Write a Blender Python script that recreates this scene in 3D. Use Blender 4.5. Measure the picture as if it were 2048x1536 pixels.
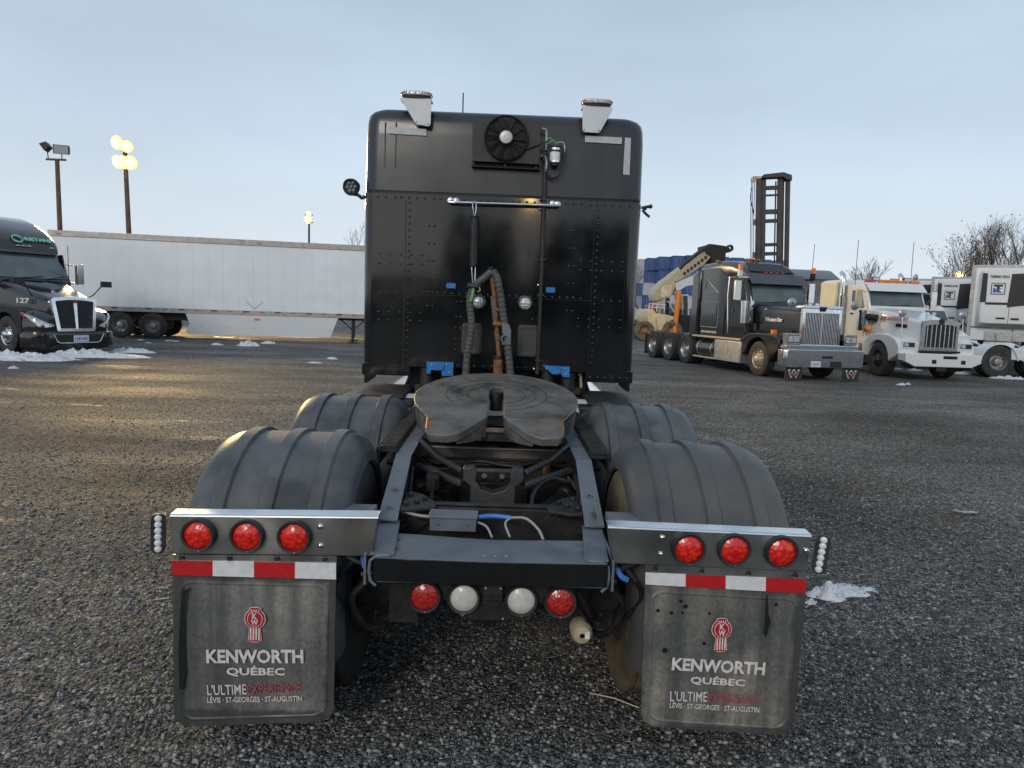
import bpy, bmesh, math, random
import numpy as np
from mathutils import Vector, Matrix, noise as mnoise
for o in list(bpy.data.objects): bpy.data.objects.remove(o)
SC = bpy.context.scene
COL = SC.collection
rad = math.radians
random.seed(7); RNG = np.random.default_rng(11)

# ------------------------------------------------------------------ camera
FPX = 1450.0
YAW, PIT, ROL = rad(1.05), rad(6.1), math.atan(.036)
CAM = Vector((0.012, -2.71, 1.8))
FW = Vector((math.sin(YAW)*math.cos(PIT), math.cos(YAW)*math.cos(PIT), -math.sin(PIT)))
R0 = Vector((math.cos(YAW), -math.sin(YAW), 0)); U0 = R0.cross(FW)
RT = R0*math.cos(ROL)+U0*math.sin(ROL); UP = U0*math.cos(ROL)-R0*math.sin(ROL)
cd = bpy.data.cameras.new('camera'); co = bpy.data.objects.new('camera', cd); COL.objects.link(co)
cd.sensor_width = 36; cd.lens = FPX/2048*36; cd.clip_end = 3000; cd.clip_start = .05
co.matrix_world = Matrix(((RT.x, UP.x, -FW.x, CAM.x), (RT.y, UP.y, -FW.y, CAM.y), (RT.z, UP.z, -FW.z, CAM.z), (0, 0, 0, 1)))
SC.camera = co
SC.view_settings.view_transform = 'Standard'; SC.view_settings.look = 'None'
SC.view_settings.exposure = .5; SC.view_settings.gamma = 1; SC.view_settings.use_curve_mapping = False
SC.render.engine = 'CYCLES'; SC.cycles.use_denoising = True
SC.cycles.max_bounces = 6; SC.cycles.caustics_reflective = False; SC.cycles.caustics_refractive = False
SC.cycles.sample_clamp_indirect = 4

# ------------------------------------------------------------------ world
W = bpy.data.worlds.new("World"); SC.world = W; W.use_nodes = True
nt = W.node_tree; N = nt.nodes; L = nt.links; bg = N['Background']
SUN_EL, SUN_AZ = rad(25), rad(200)
sky = N.new('ShaderNodeTexSky'); sky.sky_type = 'NISHITA'; sky.sun_disc = False
sky.sun_elevation = SUN_EL; sky.sun_rotation = SUN_AZ; sky.air_density = 1.0; sky.dust_density = 2.0
tc = N.new('ShaderNodeTexCoord'); mp = N.new('ShaderNodeMapping'); mp.inputs['Scale'].default_value = (1, 1, 3.2)
L.new(tc.outputs['Generated'], mp.inputs[0])
nz = N.new('ShaderNodeTexNoise'); nz.inputs['Scale'].default_value = 1.6; nz.inputs['Detail'].default_value = 5
L.new(mp.outputs[0], nz.inputs['Vector'])
sep = N.new('ShaderNodeSeparateXYZ'); L.new(tc.outputs['Generated'], sep.inputs[0])
cr = N.new('ShaderNodeValToRGB')          # overcast cloud layer: paler near the horizon
cr.color_ramp.elements[0].position = 0.0; cr.color_ramp.elements[0].color = (.56, .605, .655, 1)
cr.color_ramp.elements[1].position = 0.55; cr.color_ramp.elements[1].color = (.295, .375, .46, 1)
e = cr.color_ramp.elements.new(.22); e.color = (.395, .475, .56, 1)
L.new(sep.outputs['Z'], cr.inputs[0])
cr2 = N.new('ShaderNodeMapRange'); cr2.inputs['From Min'].default_value = .3; cr2.inputs['From Max'].default_value = .7
cr2.inputs['To Min'].default_value = 8.7; cr2.inputs['To Max'].default_value = 11.2
L.new(nz.outputs['Fac'], cr2.inputs['Value'])
vm = N.new('ShaderNodeVectorMath'); vm.operation = 'SCALE'
L.new(cr.outputs[0], vm.inputs[0]); L.new(cr2.outputs[0], vm.inputs['Scale'])
mx = N.new('ShaderNodeMix'); mx.data_type = 'RGBA'; mx.inputs[0].default_value = .90
L.new(sky.outputs[0], mx.inputs[6]); L.new(vm.outputs[0], mx.inputs[7])
L.new(mx.outputs[2], bg.inputs['Color']); bg.inputs['Strength'].default_value = .10

# ------------------------------------------------------------------ sun lamp standing in for the warm floodlight behind the camera
sl = bpy.data.lights.new('sun', 'SUN'); so = bpy.data.objects.new('sun', sl); COL.objects.link(so)
sl.energy = .7; sl.angle = rad(14); sl.color = (1, .92, .82)
sd = Vector((math.sin(SUN_AZ)*math.cos(SUN_EL), math.cos(SUN_AZ)*math.cos(SUN_EL), math.sin(SUN_EL)))
so.rotation_euler = (-sd).to_track_quat('-Z', 'Y').to_euler(); so.location = (-6, -20, 14)

# ------------------------------------------------------------------ helpers
def ray(x, y): return FW*FPX + RT*(x-1024) - UP*(y-768)
def at(x, y, Y):                      # photo pixel -> point on the upright plane at depth Y
    d = ray(x, y); return CAM + d*((Y-CAM.y)/d.y)
def atz(x, y, z=0.0):                 # photo pixel -> point at height z
    d = ray(x, y); return CAM + d*((z-CAM.z)/d.z)
def atd(x, y, D): return CAM + ray(x, y)*(D/FPX)

def mat(name, col, rough=.5, metal=0, var=.0, vs=6, bump=0, bs=40, coat=0, dust=None, spec=.5, emit=None, streak=False, rv=.0, alpha=None):
    m = bpy.data.materials.new(name); m.use_nodes = True; t = m.node_tree; n = t.nodes; l = t.links
    b = n['Principled BSDF']; b.inputs['Roughness'].default_value = rough; b.inputs['Metallic'].default_value = metal
    b.inputs['Coat Weight'].default_value = coat; b.inputs['Coat Roughness'].default_value = .06
    b.inputs['Specular IOR Level'].default_value = spec
    c = (*col, 1); b.inputs['Base Color'].default_value = c
    g = n.new('ShaderNodeTexCoord')
    def noi(sc, det=4, sv=(1, 1, 1)):
        p = n.new('ShaderNodeMapping'); p.inputs['Scale'].default_value = sv; l.new(g.outputs['Object'], p.inputs[0])
        q = n.new('ShaderNodeTexNoise'); q.inputs['Scale'].default_value = sc; q.inputs['Detail'].default_value = det
        l.new(p.outputs[0], q.inputs['Vector']); return q
    src = None
    if var:
        q = noi(vs); r = n.new('ShaderNodeMapRange'); r.inputs['From Min'].default_value = .3; r.inputs['From Max'].default_value = .7
        r.inputs['To Min'].default_value = 1-var; r.inputs['To Max'].default_value = 1+var
        l.new(q.outputs['Fac'], r.inputs['Value'])
        h = n.new('ShaderNodeVectorMath'); h.operation = 'SCALE'; h.inputs[0].default_value = col
        l.new(r.outputs[0], h.inputs['Scale']); src = h.outputs[0]
        if rv:
            r2 = n.new('ShaderNodeMapRange'); r2.inputs['From Min'].default_value = .3; r2.inputs['From Max'].default_value = .7
            r2.inputs['To Min'].default_value = rough-rv; r2.inputs['To Max'].default_value = rough+rv
            l.new(q.outputs['Fac'], r2.inputs['Value']); l.new(r2.outputs[0], b.inputs['Roughness'])
    if dust:
        dc, amt, ds = dust
        q = noi(ds, 6, (1, 1, .12) if streak else (1, 1, 1)); r = n.new('ShaderNodeMapRange')
        r.inputs['From Min'].default_value = .5-.25*amt; r.inputs['From Max'].default_value = .85-.25*amt
        r.inputs['To Max'].default_value = min(1, amt*1.2)
        l.new(q.outputs['Fac'], r.inputs['Value'])
        k = n.new('ShaderNodeMix'); k.data_type = 'RGBA'; l.new(r.outputs[0], k.inputs[0])
        if src: l.new(src, k.inputs[6])
        else: k.inputs[6].default_value = c
        k.inputs[7].default_value = (*dc, 1); src = k.outputs[2]
    if src: l.new(src, b.inputs['Base Color'])
    if bump:
        q = noi(bs, 3); u = n.new('ShaderNodeBump'); u.inputs['Strength'].default_value = bump; u.inputs['Distance'].default_value = .01
        l.new(q.outputs['Fac'], u.inputs['Height']); l.new(u.outputs[0], b.inputs['Normal'])
    if emit:
        b.inputs['Emission Color'].default_value = (*emit[0], 1); b.inputs['Emission Strength'].default_value = emit[1]
    return m

class MB:
    def __init__(s): s.v = []; s.f = []; s.m = []
    def add(s, vs, fs, mi=0):
        o = len(s.v); s.v += [tuple(p) for p in vs]; s.f += [tuple(i+o for i in f) for f in fs]; s.m += [mi]*len(fs); return s
    def box(s, x0, x1, y0, y1, z0, z1, mi=0, M=None):
        vs = [Vector((x, y, z)) for z in (z0, z1) for y in (y0, y1) for x in (x0, x1)]
        if M: vs = [M @ p for p in vs]
        return s.add(vs, [(0, 2, 3, 1), (4, 5, 7, 6), (0, 1, 5, 4), (2, 6, 7, 3), (0, 4, 6, 2), (1, 3, 7, 5)], mi)
    def prism(s, poly, ax, a, b, mi=0):
        n = len(poly)
        def P(u, v, w): return {'x': (w, u, v), 'y': (u, w, v), 'z': (u, v, w)}[ax]
        vs = [P(u, v, a) for u, v in poly]+[P(u, v, b) for u, v in poly]
        return s.add(vs, [tuple(range(n))[::-1], tuple(range(n, 2*n))]+[(i, (i+1) % n, n+(i+1) % n, n+i) for i in range(n)], mi)
    def loft(s, rings, mi=0, cap=True, closed=True):
        n = len(rings[0]); vs = [p for r in rings for p in r]; fs = []
        for k in range(len(rings)-1):
            for i in range(n if closed else n-1):
                j = (i+1) % n; fs.append((k*n+i, k*n+j, (k+1)*n+j, (k+1)*n+i))
        if cap and closed: fs += [tuple(range(n))[::-1], tuple(range((len(rings)-1)*n, len(rings)*n))]
        return s.add(vs, fs, mi)
    def tube(s, pts, r, n=8, mi=0, cap=True):
        pts = [Vector(p) for p in pts]; rs = r if isinstance(r, (list, tuple)) else [r]*len(pts); rings = []
        up = None
        for i, p in enumerate(pts):
            t = (pts[min(i+1, len(pts)-1)]-pts[max(i-1, 0)])
            if t.length < 1e-9: t = Vector((0, 0, 1))
            t.normalize()
            if up is None: up = Vector((0, 0, 1)) if abs(t.z) < .9 else Vector((1, 0, 0))
            a = t.cross(up)
            if a.length < 1e-6: a = t.cross(Vector((0, 1, 0)))
            a.normalize(); b = a.cross(t); up = b
            rings.append([p+(a*math.cos(2*math.pi*k/n)+b*math.sin(2*math.pi*k/n))*rs[i] for k in range(n)])
        return s.loft(rings, mi, cap)
    def lathe(s, prof, c, ax='x', n=24, mi=0, a0=0, a1=360, cap=False):
        c = Vector(c); full = a1-a0 >= 359.9; k = n if full else n+1; rings = []
        for t, r in prof:
            ring = []
            for i in range(k):
                a = rad(a0+(a1-a0)*i/n); u, v = math.cos(a)*r, math.sin(a)*r
                ring.append(c+Vector({'x': (t, u, v), 'y': (u, t, v), 'z': (u, v, t)}[ax]))
            rings.append(ring)
        return s.loft(rings, mi, cap and full, full)
    def cyl(s, p, q, r, n=12, mi=0): return s.tube([p, q], r, n, mi)
    def ball(s, c, r, mi=0, n=10, sz=(1, 1, 1)):
        pr = [(math.sin(-math.pi/2+math.pi*i/(n//2+2))*r, max(1e-4, math.cos(-math.pi/2+math.pi*i/(n//2+2))*r)) for i in range(n//2+3)]
        o = len(s.v); s.lathe(pr, (0, 0, 0), 'z', n, mi); c = Vector(c)
        for i in range(o, len(s.v)): p = s.v[i]; s.v[i] = (c.x+p[0]*sz[0], c.y+p[1]*sz[1], c.z+p[2]*sz[2])
        return s
    def slab(s, pts, th, mi=0, nrm=None):
        pts = [Vector(p) for p in pts]; n = len(pts)
        nm = Vector(nrm) if nrm else (pts[1]-pts[0]).cross(pts[2]-pts[0]).normalized()
        return s.add(pts+[p+nm*th for p in pts], [tuple(range(n))[::-1], tuple(range(n, 2*n))]+[(i, (i+1) % n, n+(i+1) % n, n+i) for i in range(n)], mi)
    def torus(s, c, R, r, ax='y', n=24, k=6, mi=0, a0=0, a1=360):
        c = Vector(c); pts = []
        full = a1-a0 >= 359.9
        rings = []
        for i in range(n if full else n+1):
            a = rad(a0+(a1-a0)*i/n); ring = []
            for j in range(k):
                b = 2*math.pi*j/k; rr = R+r*math.cos(b); w = r*math.sin(b); u, v = rr*math.cos(a), rr*math.sin(a)
                ring.append(c+Vector({'x': (w, u, v), 'y': (u, w, v), 'z': (u, v, w)}[ax]))
            rings.append(ring)
        if full: rings.append(rings[0])
        return s.loft(rings, mi, not full)
    def build(s, name, mats, parent=None, bevel=0, ang=38, seg=2, loc=None, rot=None):
        me = bpy.data.meshes.new(name); me.from_pydata(s.v, [], s.f)
        for m in (mats if isinstance(mats, (list, tuple)) else [mats]): me.materials.append(m)
        me.polygons.foreach_set('material_index', s.m)
        b = bmesh.new(); b.from_mesh(me); bmesh.ops.remove_doubles(b, verts=b.verts, dist=1e-5); bmesh.ops.recalc_face_normals(b, faces=b.faces); b.to_mesh(me); b.free()
        me.polygons.foreach_set('use_smooth', [True]*len(me.polygons)); me.set_sharp_from_angle(angle=rad(ang)); me.update()
        o = bpy.data.objects.new(name, me); COL.objects.link(o)
        if parent is not None: o.parent = parent
        if loc: o.location = loc
        if rot: o.rotation_euler = rot
        if bevel:
            d = o.modifiers.new('bevel', 'BEVEL'); d.width = bevel; d.segments = seg; d.limit_method = 'ANGLE'; d.angle_limit = rad(40); d.harden_normals = False
        return o

def tag(o, label=None, cat=None, group=None, kind=None):
    if label: o['label'] = label
    if cat: o['category'] = cat
    if group: o['group'] = group
    if kind: o['kind'] = kind
    return o
def thing(name, label, cat, loc=(0, 0, 0), rz=0, group=None):
    o = bpy.data.objects.new(name, None); COL.objects.link(o); o.location = loc; o.rotation_euler = (0, 0, rz); o.empty_display_size = .3
    return tag(o, label, cat, group)
def copy_tree(o, parent=None):
    c = o.copy(); COL.objects.link(c); c.parent = parent
    for ch in list(o.children): copy_tree(ch, c)
    return c
def rrect(hw, z0, z1, r, n=4, cx=0):       # rounded rectangle ring in two dimensions
    out = []
    for (sx, sz, a) in ((1, 1, 0), (-1, 1, 90), (-1, -1, 180), (1, -1, 270)):
        cxx = cx+sx*(hw-r); cz = (z1-r) if sz > 0 else (z0+r)
        for i in range(n+1): t = rad(a+90*i/n); out.append((cxx+r*math.cos(t), cz+r*math.sin(t)))
    return out
def ringy(y, hw, z0, z1, r, n=4): return [Vector((a, y, b)) for a, b in rrect(hw, z0, z1, r, n)]
def ringz(z, hw, y0, y1, r, n=4): return [Vector((a, b, z)) for a, b in rrect(hw, y0, y1, r, n)]
def bez(p0, p1, p2, p3, n=10):
    p0, p1, p2, p3 = map(Vector, (p0, p1, p2, p3)); o = []
    for i in range(n+1):
        t = i/n; o.append(p0*(1-t)**3+p1*3*t*(1-t)**2+p2*3*t*t*(1-t)+p3*t**3)
    return o
def spline(pts, n=5):                    # catmull-rom
    P = [Vector(p) for p in pts]; P = [P[0]*2-P[1]]+P+[P[-1]*2-P[-2]]; o = []
    for i in range(1, len(P)-2):
        a, b, c, d = P[i-1:i+3]
        for k in range(n):
            t = k/n; o.append(.5*((2*b)+(c-a)*t+(2*a-5*b+4*c-d)*t*t+(3*b-a-3*c+d)*t**3))
    o.append(P[-2]); return o

def text(name, s, m, p0, p1, h, parent, up=(0, 0, 1), bold=.0, out=.0008, shear=0):
    """flat lettering whose baseline runs p0 -> p1 and whose capitals are h tall"""
    cu = bpy.data.curves.new('t', 'FONT'); cu.body = s; cu.offset = bold; cu.extrude = .004; cu.shear = shear; cu.resolution_u = 2
    ob = bpy.data.objects.new('t', cu); COL.objects.link(ob); dg = bpy.context.evaluated_depsgraph_get(); dg.update()
    me = bpy.data.meshes.new_from_object(ob.evaluated_get(dg)); bpy.data.objects.remove(ob); bpy.data.curves.remove(cu)
    n = len(me.vertices); a = np.zeros(n*3); me.vertices.foreach_get('co', a); a = a.reshape(-1, 3)
    x0, x1 = a[:, 0].min(), a[:, 0].max(); top = .69
    p0 = Vector(p0); p1 = Vector(p1); ex = p1-p0; upv = Vector(up); nm = ex.cross(upv).normalized(); upv = nm.cross(ex).normalized()
    zz = a[:, 2]-a[:, 2].min(); zz = zz/max(zz.max(), 1e-6)
    co_ = np.array(p0)+np.outer((a[:, 0]-x0)/(x1-x0), np.array(ex))+np.outer(a[:, 1]/top*h, np.array(upv))+np.outer(zz*out, np.array(nm))
    me.vertices.foreach_set('co', co_.ravel()); me.materials.clear(); me.materials.append(m); me.update(); me.name = name
    o = bpy.data.objects.new(name, me); COL.objects.link(o); o.parent = parent
    return o

# ------------------------------------------------------------------ materials
M = {}
DUST = (.16, .135, .105); GDUST = (.10, .10, .10)
M['paint'] = mat('black_paint', (.006, .007, .008), .12, 0, .3, 4, .015, 5, .4, ((.016, .017, .018), .35, 5), rv=.06, streak=True)
M['paintm'] = mat('black_paint_fairing', (.016, .018, .021), .30, 0, .25, 3, .012, 5, .2, ((.048, .052, .057), .5, 4), rv=.08, streak=True)
M['seam'] = mat('seam_rubber', (.006, .006, .007), .6)
M['frame'] = mat('frame_paint', (.125, .142, .168), .45, 0, .2, 7, .05, 60, 0, ((.19, .20, .215), .35, 9), rv=.08)
M['iron'] = mat('dirty_black_iron', (.011, .011, .0115), .5, 0, .4, 12, .25, 40, 0, ((.045, .041, .037), .35, 12))
M['fifth'] = mat('greasy_steel', (.10, .097, .093), .48, .1, .55, 6, .7, 26, 0, ((.20, .165, .13), .5, 9), rv=.12)
M['yoke'] = mat('greasy_casting', (.035, .037, .039), .5, 0, .3, 10, .2, 40, 0, ((.07, .068, .065), .4, 9))
M['rust'] = mat('rusty_steel', (.26, .11, .04), .8, 0, .4, 30, .3, 60, 0, ((.07, .035, .02), .5, 25))
M['rustb'] = mat('brown_rusty_steel', (.13, .085, .06), .75, 0, .4, 30, .3, 60, 0, ((.3, .25, .2), .35, 25))
M['fender'] = mat('fender_plastic', (.060, .064, .070), .46, 0, .28, 3, .10, 50, 0, ((.16, .158, .152), .5, 6), rv=.08)
M['fenderd'] = mat('muddy_fender_plastic', (.062, .066, .071), .5, 0, .18, 4, .06, 70, 0, ((.17, .148, .118), .42, 3))
M['tyre'] = mat('tyre_rubber', (.021, .021, .022), .72, 0, .25, 9, .15, 60, 0, ((.075, .068, .058), .45, 5))
M['tyred'] = mat('muddy_tyre_rubber', (.05, .044, .036), .8, 0, .3, 9, .2, 60, 0, ((.22, .17, .09), .8, 4))
M['inox'] = mat('brushed_steel', (.52, .52, .51), .34, 1, .22, 5, .05, 30, 0, ((.30, .29, .27), .7, 5), rv=.09, streak=True)
M['chrome'] = mat('chrome', (.72, .73, .74), .12, 1, .1, 8)
M['bright'] = mat('polished_edge', (.85, .86, .87), .22, 1, .08, 8)
M['alu'] = mat('dull_aluminium', (.42, .42, .42), .42, .8, .2, 10, .1, 30, 0, ((.2, .18, .15), .3, 8))
M['rubber'] = mat('black_rubber', (.016, .016, .017), .55, 0, .25, 12, .1, 60, 0, ((.07, .07, .07), .3, 8))
M['hose'] = mat('ribbed_hose', (.07, .071, .071), .6, 0, .3, 20, .2, 60, 0, ((.12, .115, .10), .4, 14))
M['pad'] = mat('grey_rubber_pad', (.05, .05, .05), .7, 0, .15, 9, .1, 60)
M['blue'] = mat('blue_paint', (.02, .19, .52), .38, 0, .2, 14, .1, 40, 0, ((.03, .05, .08), .3, 18))
M['white'] = mat('white_paint', (.74, .75, .75), .3, 0, .05, 3, 0, 40, .3, ((.5, .49, .46), .3, 3))
M['whiteb'] = mat('white_bracket', (.62, .65, .68), .45, 0, .05, 9)
M['refl'] = mat('silver_reflective_tape', (.46, .48, .49), .5, 0, .1, 20)
M['tapew'] = mat('white_reflective_tape', (.72, .73, .73), .4, 0, .08, 30, 0, 40, 0, ((.35, .33, .3), .25, 24))
M['taper'] = mat('red_reflective_tape', (.50, .012, .016), .4, 0, .12, 30, 0, 40, 0, ((.2, .02, .02), .25, 24))
M['glass'] = mat('dark_glass', (.02, .026, .028), .06, 0, 0, 1, 0, 40, .5)
M['lens'] = mat('clear_lens', (.6, .62, .63), .2, .2, .3, 60, .3, 60)
M['led'] = mat('led_lens', (.75, .76, .76), .18, 0, .1, 60)
M['amber'] = mat('amber_lens', (.72, .21, .05), .3, 0, .2, 20)
M['label'] = mat('white_label', (.75, .75, .74), .5, 0, .15, 30)
M['green'] = mat('green_wire', (.16, .33, .10), .5)
M['wireblue'] = mat('blue_wire', (.05, .19, .55), .5)
M['wiregrey'] = mat('grey_wire', (.34, .35, .35), .5)
M['snow'] = mat('snow', (.70, .73, .77), .5, 0, .12, 8, .5, 25, 0, ((.30, .29, .275), .55, 16))
M['wood'] = mat('pole_wood', (.12, .075, .045), .8, 0, .35, 3, .4, 20)
M['bark'] = mat('bark', (.085, .078, .070), .85, 0, .3, 6, .2, 20)
M['leaf'] = mat('dry_orange_leaf', (.36, .15, .04), .7, 0, .5, 30)
M['txtw'] = mat('white_lettering', (.66, .60, .58), .6, 0, .22, 40)
M['txtr'] = mat('red_lettering', (.42, .05, .07), .6, 0, .2, 40)
M['txtrf'] = mat('worn_red_lettering', (.33, .07, .085), .65, 0, .35, 60)
M['txtk'] = mat('black_lettering', (.02, .02, .022), .5)
M['yellow'] = mat('faded_yellow_paint', (.72, .57, .34), .5, 0, .12, 2, .05, 20, 0, ((.36, .27, .17), .3, 3))
M['orange'] = mat('orange_paint', (.78, .22, .03), .5, 0, .15, 5)
M['beige'] = mat('beige_and_lamplit_metal', (.50, .42, .28), .45, .3, .15, 6)  # beige of real parts; on running boards a painted yellow lamp reflection
M['cream'] = mat('cream_paint', (.78, .70, .50), .4, 0, .05, 3)
M['rimbrown'] = mat('rusty_brown_rim', (.30, .16, .07), .7, 0, .3, 9)
M['brown'] = mat('brown_paint', (.115, .075, .062), .35, 0, .1, 3, 0, 40, .3)
M['greyroof'] = mat('grey_fairing_paint', (.045, .048, .055), .28, 0, .15, 3, 0, 40, .4)
def lens_red(name, col, cellscale):
    m = mat(name, col, .22); t = m.node_tree; n = t.nodes; l = t.links; b = n['Principled BSDF']
    g = n.new('ShaderNodeTexCoord'); v = n.new('ShaderNodeTexVoronoi'); v.inputs['Scale'].default_value = cellscale
    l.new(g.outputs['Object'], v.inputs['Vector'])
    r = n.new('ShaderNodeValToRGB'); r.color_ramp.elements[0].color = (col[0]*1.25, col[1]*2.2, col[2]*2.2, 1); r.color_ramp.elements[1].color = (col[0]*.62, col[1]*.5, col[2]*.5, 1)
    r.color_ramp.elements[0].position = .1; r.color_ramp.elements[1].position = .75
    l.new(v.outputs['Distance'], r.inputs[0]); l.new(r.outputs[0], b.inputs['Base Color'])
    u = n.new('ShaderNodeBump'); u.inputs['Strength'].default_value = .35; u.inputs['Distance'].default_value = .005; l.new(v.outputs['Distance'], u.inputs['Height']); l.new(u.outputs[0], b.inputs['Normal'])
    b.inputs['Coat Weight'].default_value = .5
    return m
M['redlens'] = lens_red('red_lamp_lens', (.82, .018, .010), 62)
M['redlens2'] = lens_red('deep_red_lamp_lens', (.50, .02, .016), 90)
M['whitelens'] = mat('frosted_white_lens', (.60, .58, .54), .35, 0, .12, 40, .15, 120, .3)

def flap_mat(name, seed, warm, cx, cz, hx, hz):
    m = bpy.data.materials.new(name); m.use_nodes = True; t = m.node_tree; n = t.nodes; l = t.links; b = n['Principled BSDF']
    g = n.new('ShaderNodeTexCoord')
    def noi(sc, sv, off):
        p = n.new('ShaderNodeMapping'); p.inputs['Scale'].default_value = sv; p.inputs['Location'].default_value = (off, seed, off*2); l.new(g.outputs['Object'], p.inputs[0])
        q = n.new('ShaderNodeTexNoise'); q.inputs['Scale'].default_value = sc; q.inputs['Detail'].default_value = 7; l.new(p.outputs[0], q.inputs['Vector']); return q
    def rng(q, a, bb, c=0, d=1):
        r = n.new('ShaderNodeMapRange'); r.inputs['From Min'].default_value = a; r.inputs['From Max'].default_value = bb; r.inputs['To Min'].default_value = c; r.inputs['To Max'].default_value = d
        l.new(q.outputs['Fac'], r.inputs['Value']); return r
    a = rng(noi(3.2, (1, 1, .8), seed), .40, .66); s = rng(noi(9, (1.6, 1, .10), seed+3), .42, .62, 0, .75); f = rng(noi(60, (1, 1, 1), 5), .35, .65, .8, 1.15)
    k1 = n.new('ShaderNodeMix'); k1.data_type = 'RGBA'; k1.inputs[6].default_value = (.115, .117, .113, 1); k1.inputs[7].default_value = (*warm, 1); l.new(a.outputs[0], k1.inputs[0])
    k2 = n.new('ShaderNodeMix'); k2.data_type = 'RGBA'; k2.inputs[7].default_value = (.062, .066, .068, 1); l.new(k1.outputs[2], k2.inputs[6]); l.new(s.outputs[0], k2.inputs[0])
    sx = n.new('ShaderNodeSeparateXYZ'); l.new(g.outputs['Object'], sx.inputs[0])
    def nd(op, a_, b_=None):
        q = n.new('ShaderNodeMath'); q.operation = op
        for i_, w_ in enumerate((a_, b_)):
            if w_ is None: continue
            if isinstance(w_, (int, float)): q.inputs[i_].default_value = w_
            else: l.new(w_, q.inputs[i_])
        return q.outputs[0]
    ax = nd('DIVIDE', nd('ABSOLUTE', nd('SUBTRACT', sx.outputs['X'], cx)), hx); az = nd('DIVIDE', nd('ABSOLUTE', nd('SUBTRACT', sx.outputs['Z'], cz)), hz)
    wob = nd('MULTIPLY', nd('SUBTRACT', noi(7, (1, 1, 1), seed+9).outputs['Fac'], .5), .22); dd = nd('ADD', nd('MAXIMUM', ax, az), wob)
    rb_ = n.new('ShaderNodeMapRange'); rb_.inputs['From Min'].default_value = .84; rb_.inputs['From Max'].default_value = .90; rb_.inputs['To Max'].default_value = .8; l.new(dd, rb_.inputs['Value'])
    k3 = n.new('ShaderNodeMix'); k3.data_type = 'RGBA'; l.new(rb_.outputs[0], k3.inputs[0]); l.new(k2.outputs[2], k3.inputs[6]); k3.inputs[7].default_value = (.040, .042, .042, 1); k2 = k3
    v = n.new('ShaderNodeVectorMath'); v.operation = 'SCALE'; l.new(k2.outputs[2], v.inputs[0]); l.new(f.outputs[0], v.inputs['Scale']); l.new(v.outputs[0], b.inputs['Base Color'])
    r = rng(noi(5, (1.4, 1, .25), seed+7), .35, .65, .28, .62); l.new(r.outputs[0], b.inputs['Roughness'])
    u = n.new('ShaderNodeBump'); u.inputs['Strength'].default_value = .15; u.inputs['Distance'].default_value = .004; l.new(noi(45, (1, 1, 1), 1).outputs['Fac'], u.inputs['Height']); l.new(u.outputs[0], b.inputs['Normal'])
    return m
M['flapL'] = flap_mat('dirty_flap_rubber', 1.3, (.27, .26, .23), -.905, .44, .315, .30); M['flapR'] = flap_mat('dusty_flap_rubber', 4.7, (.30, .275, .215), .915, .46, .335, .34)

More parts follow.
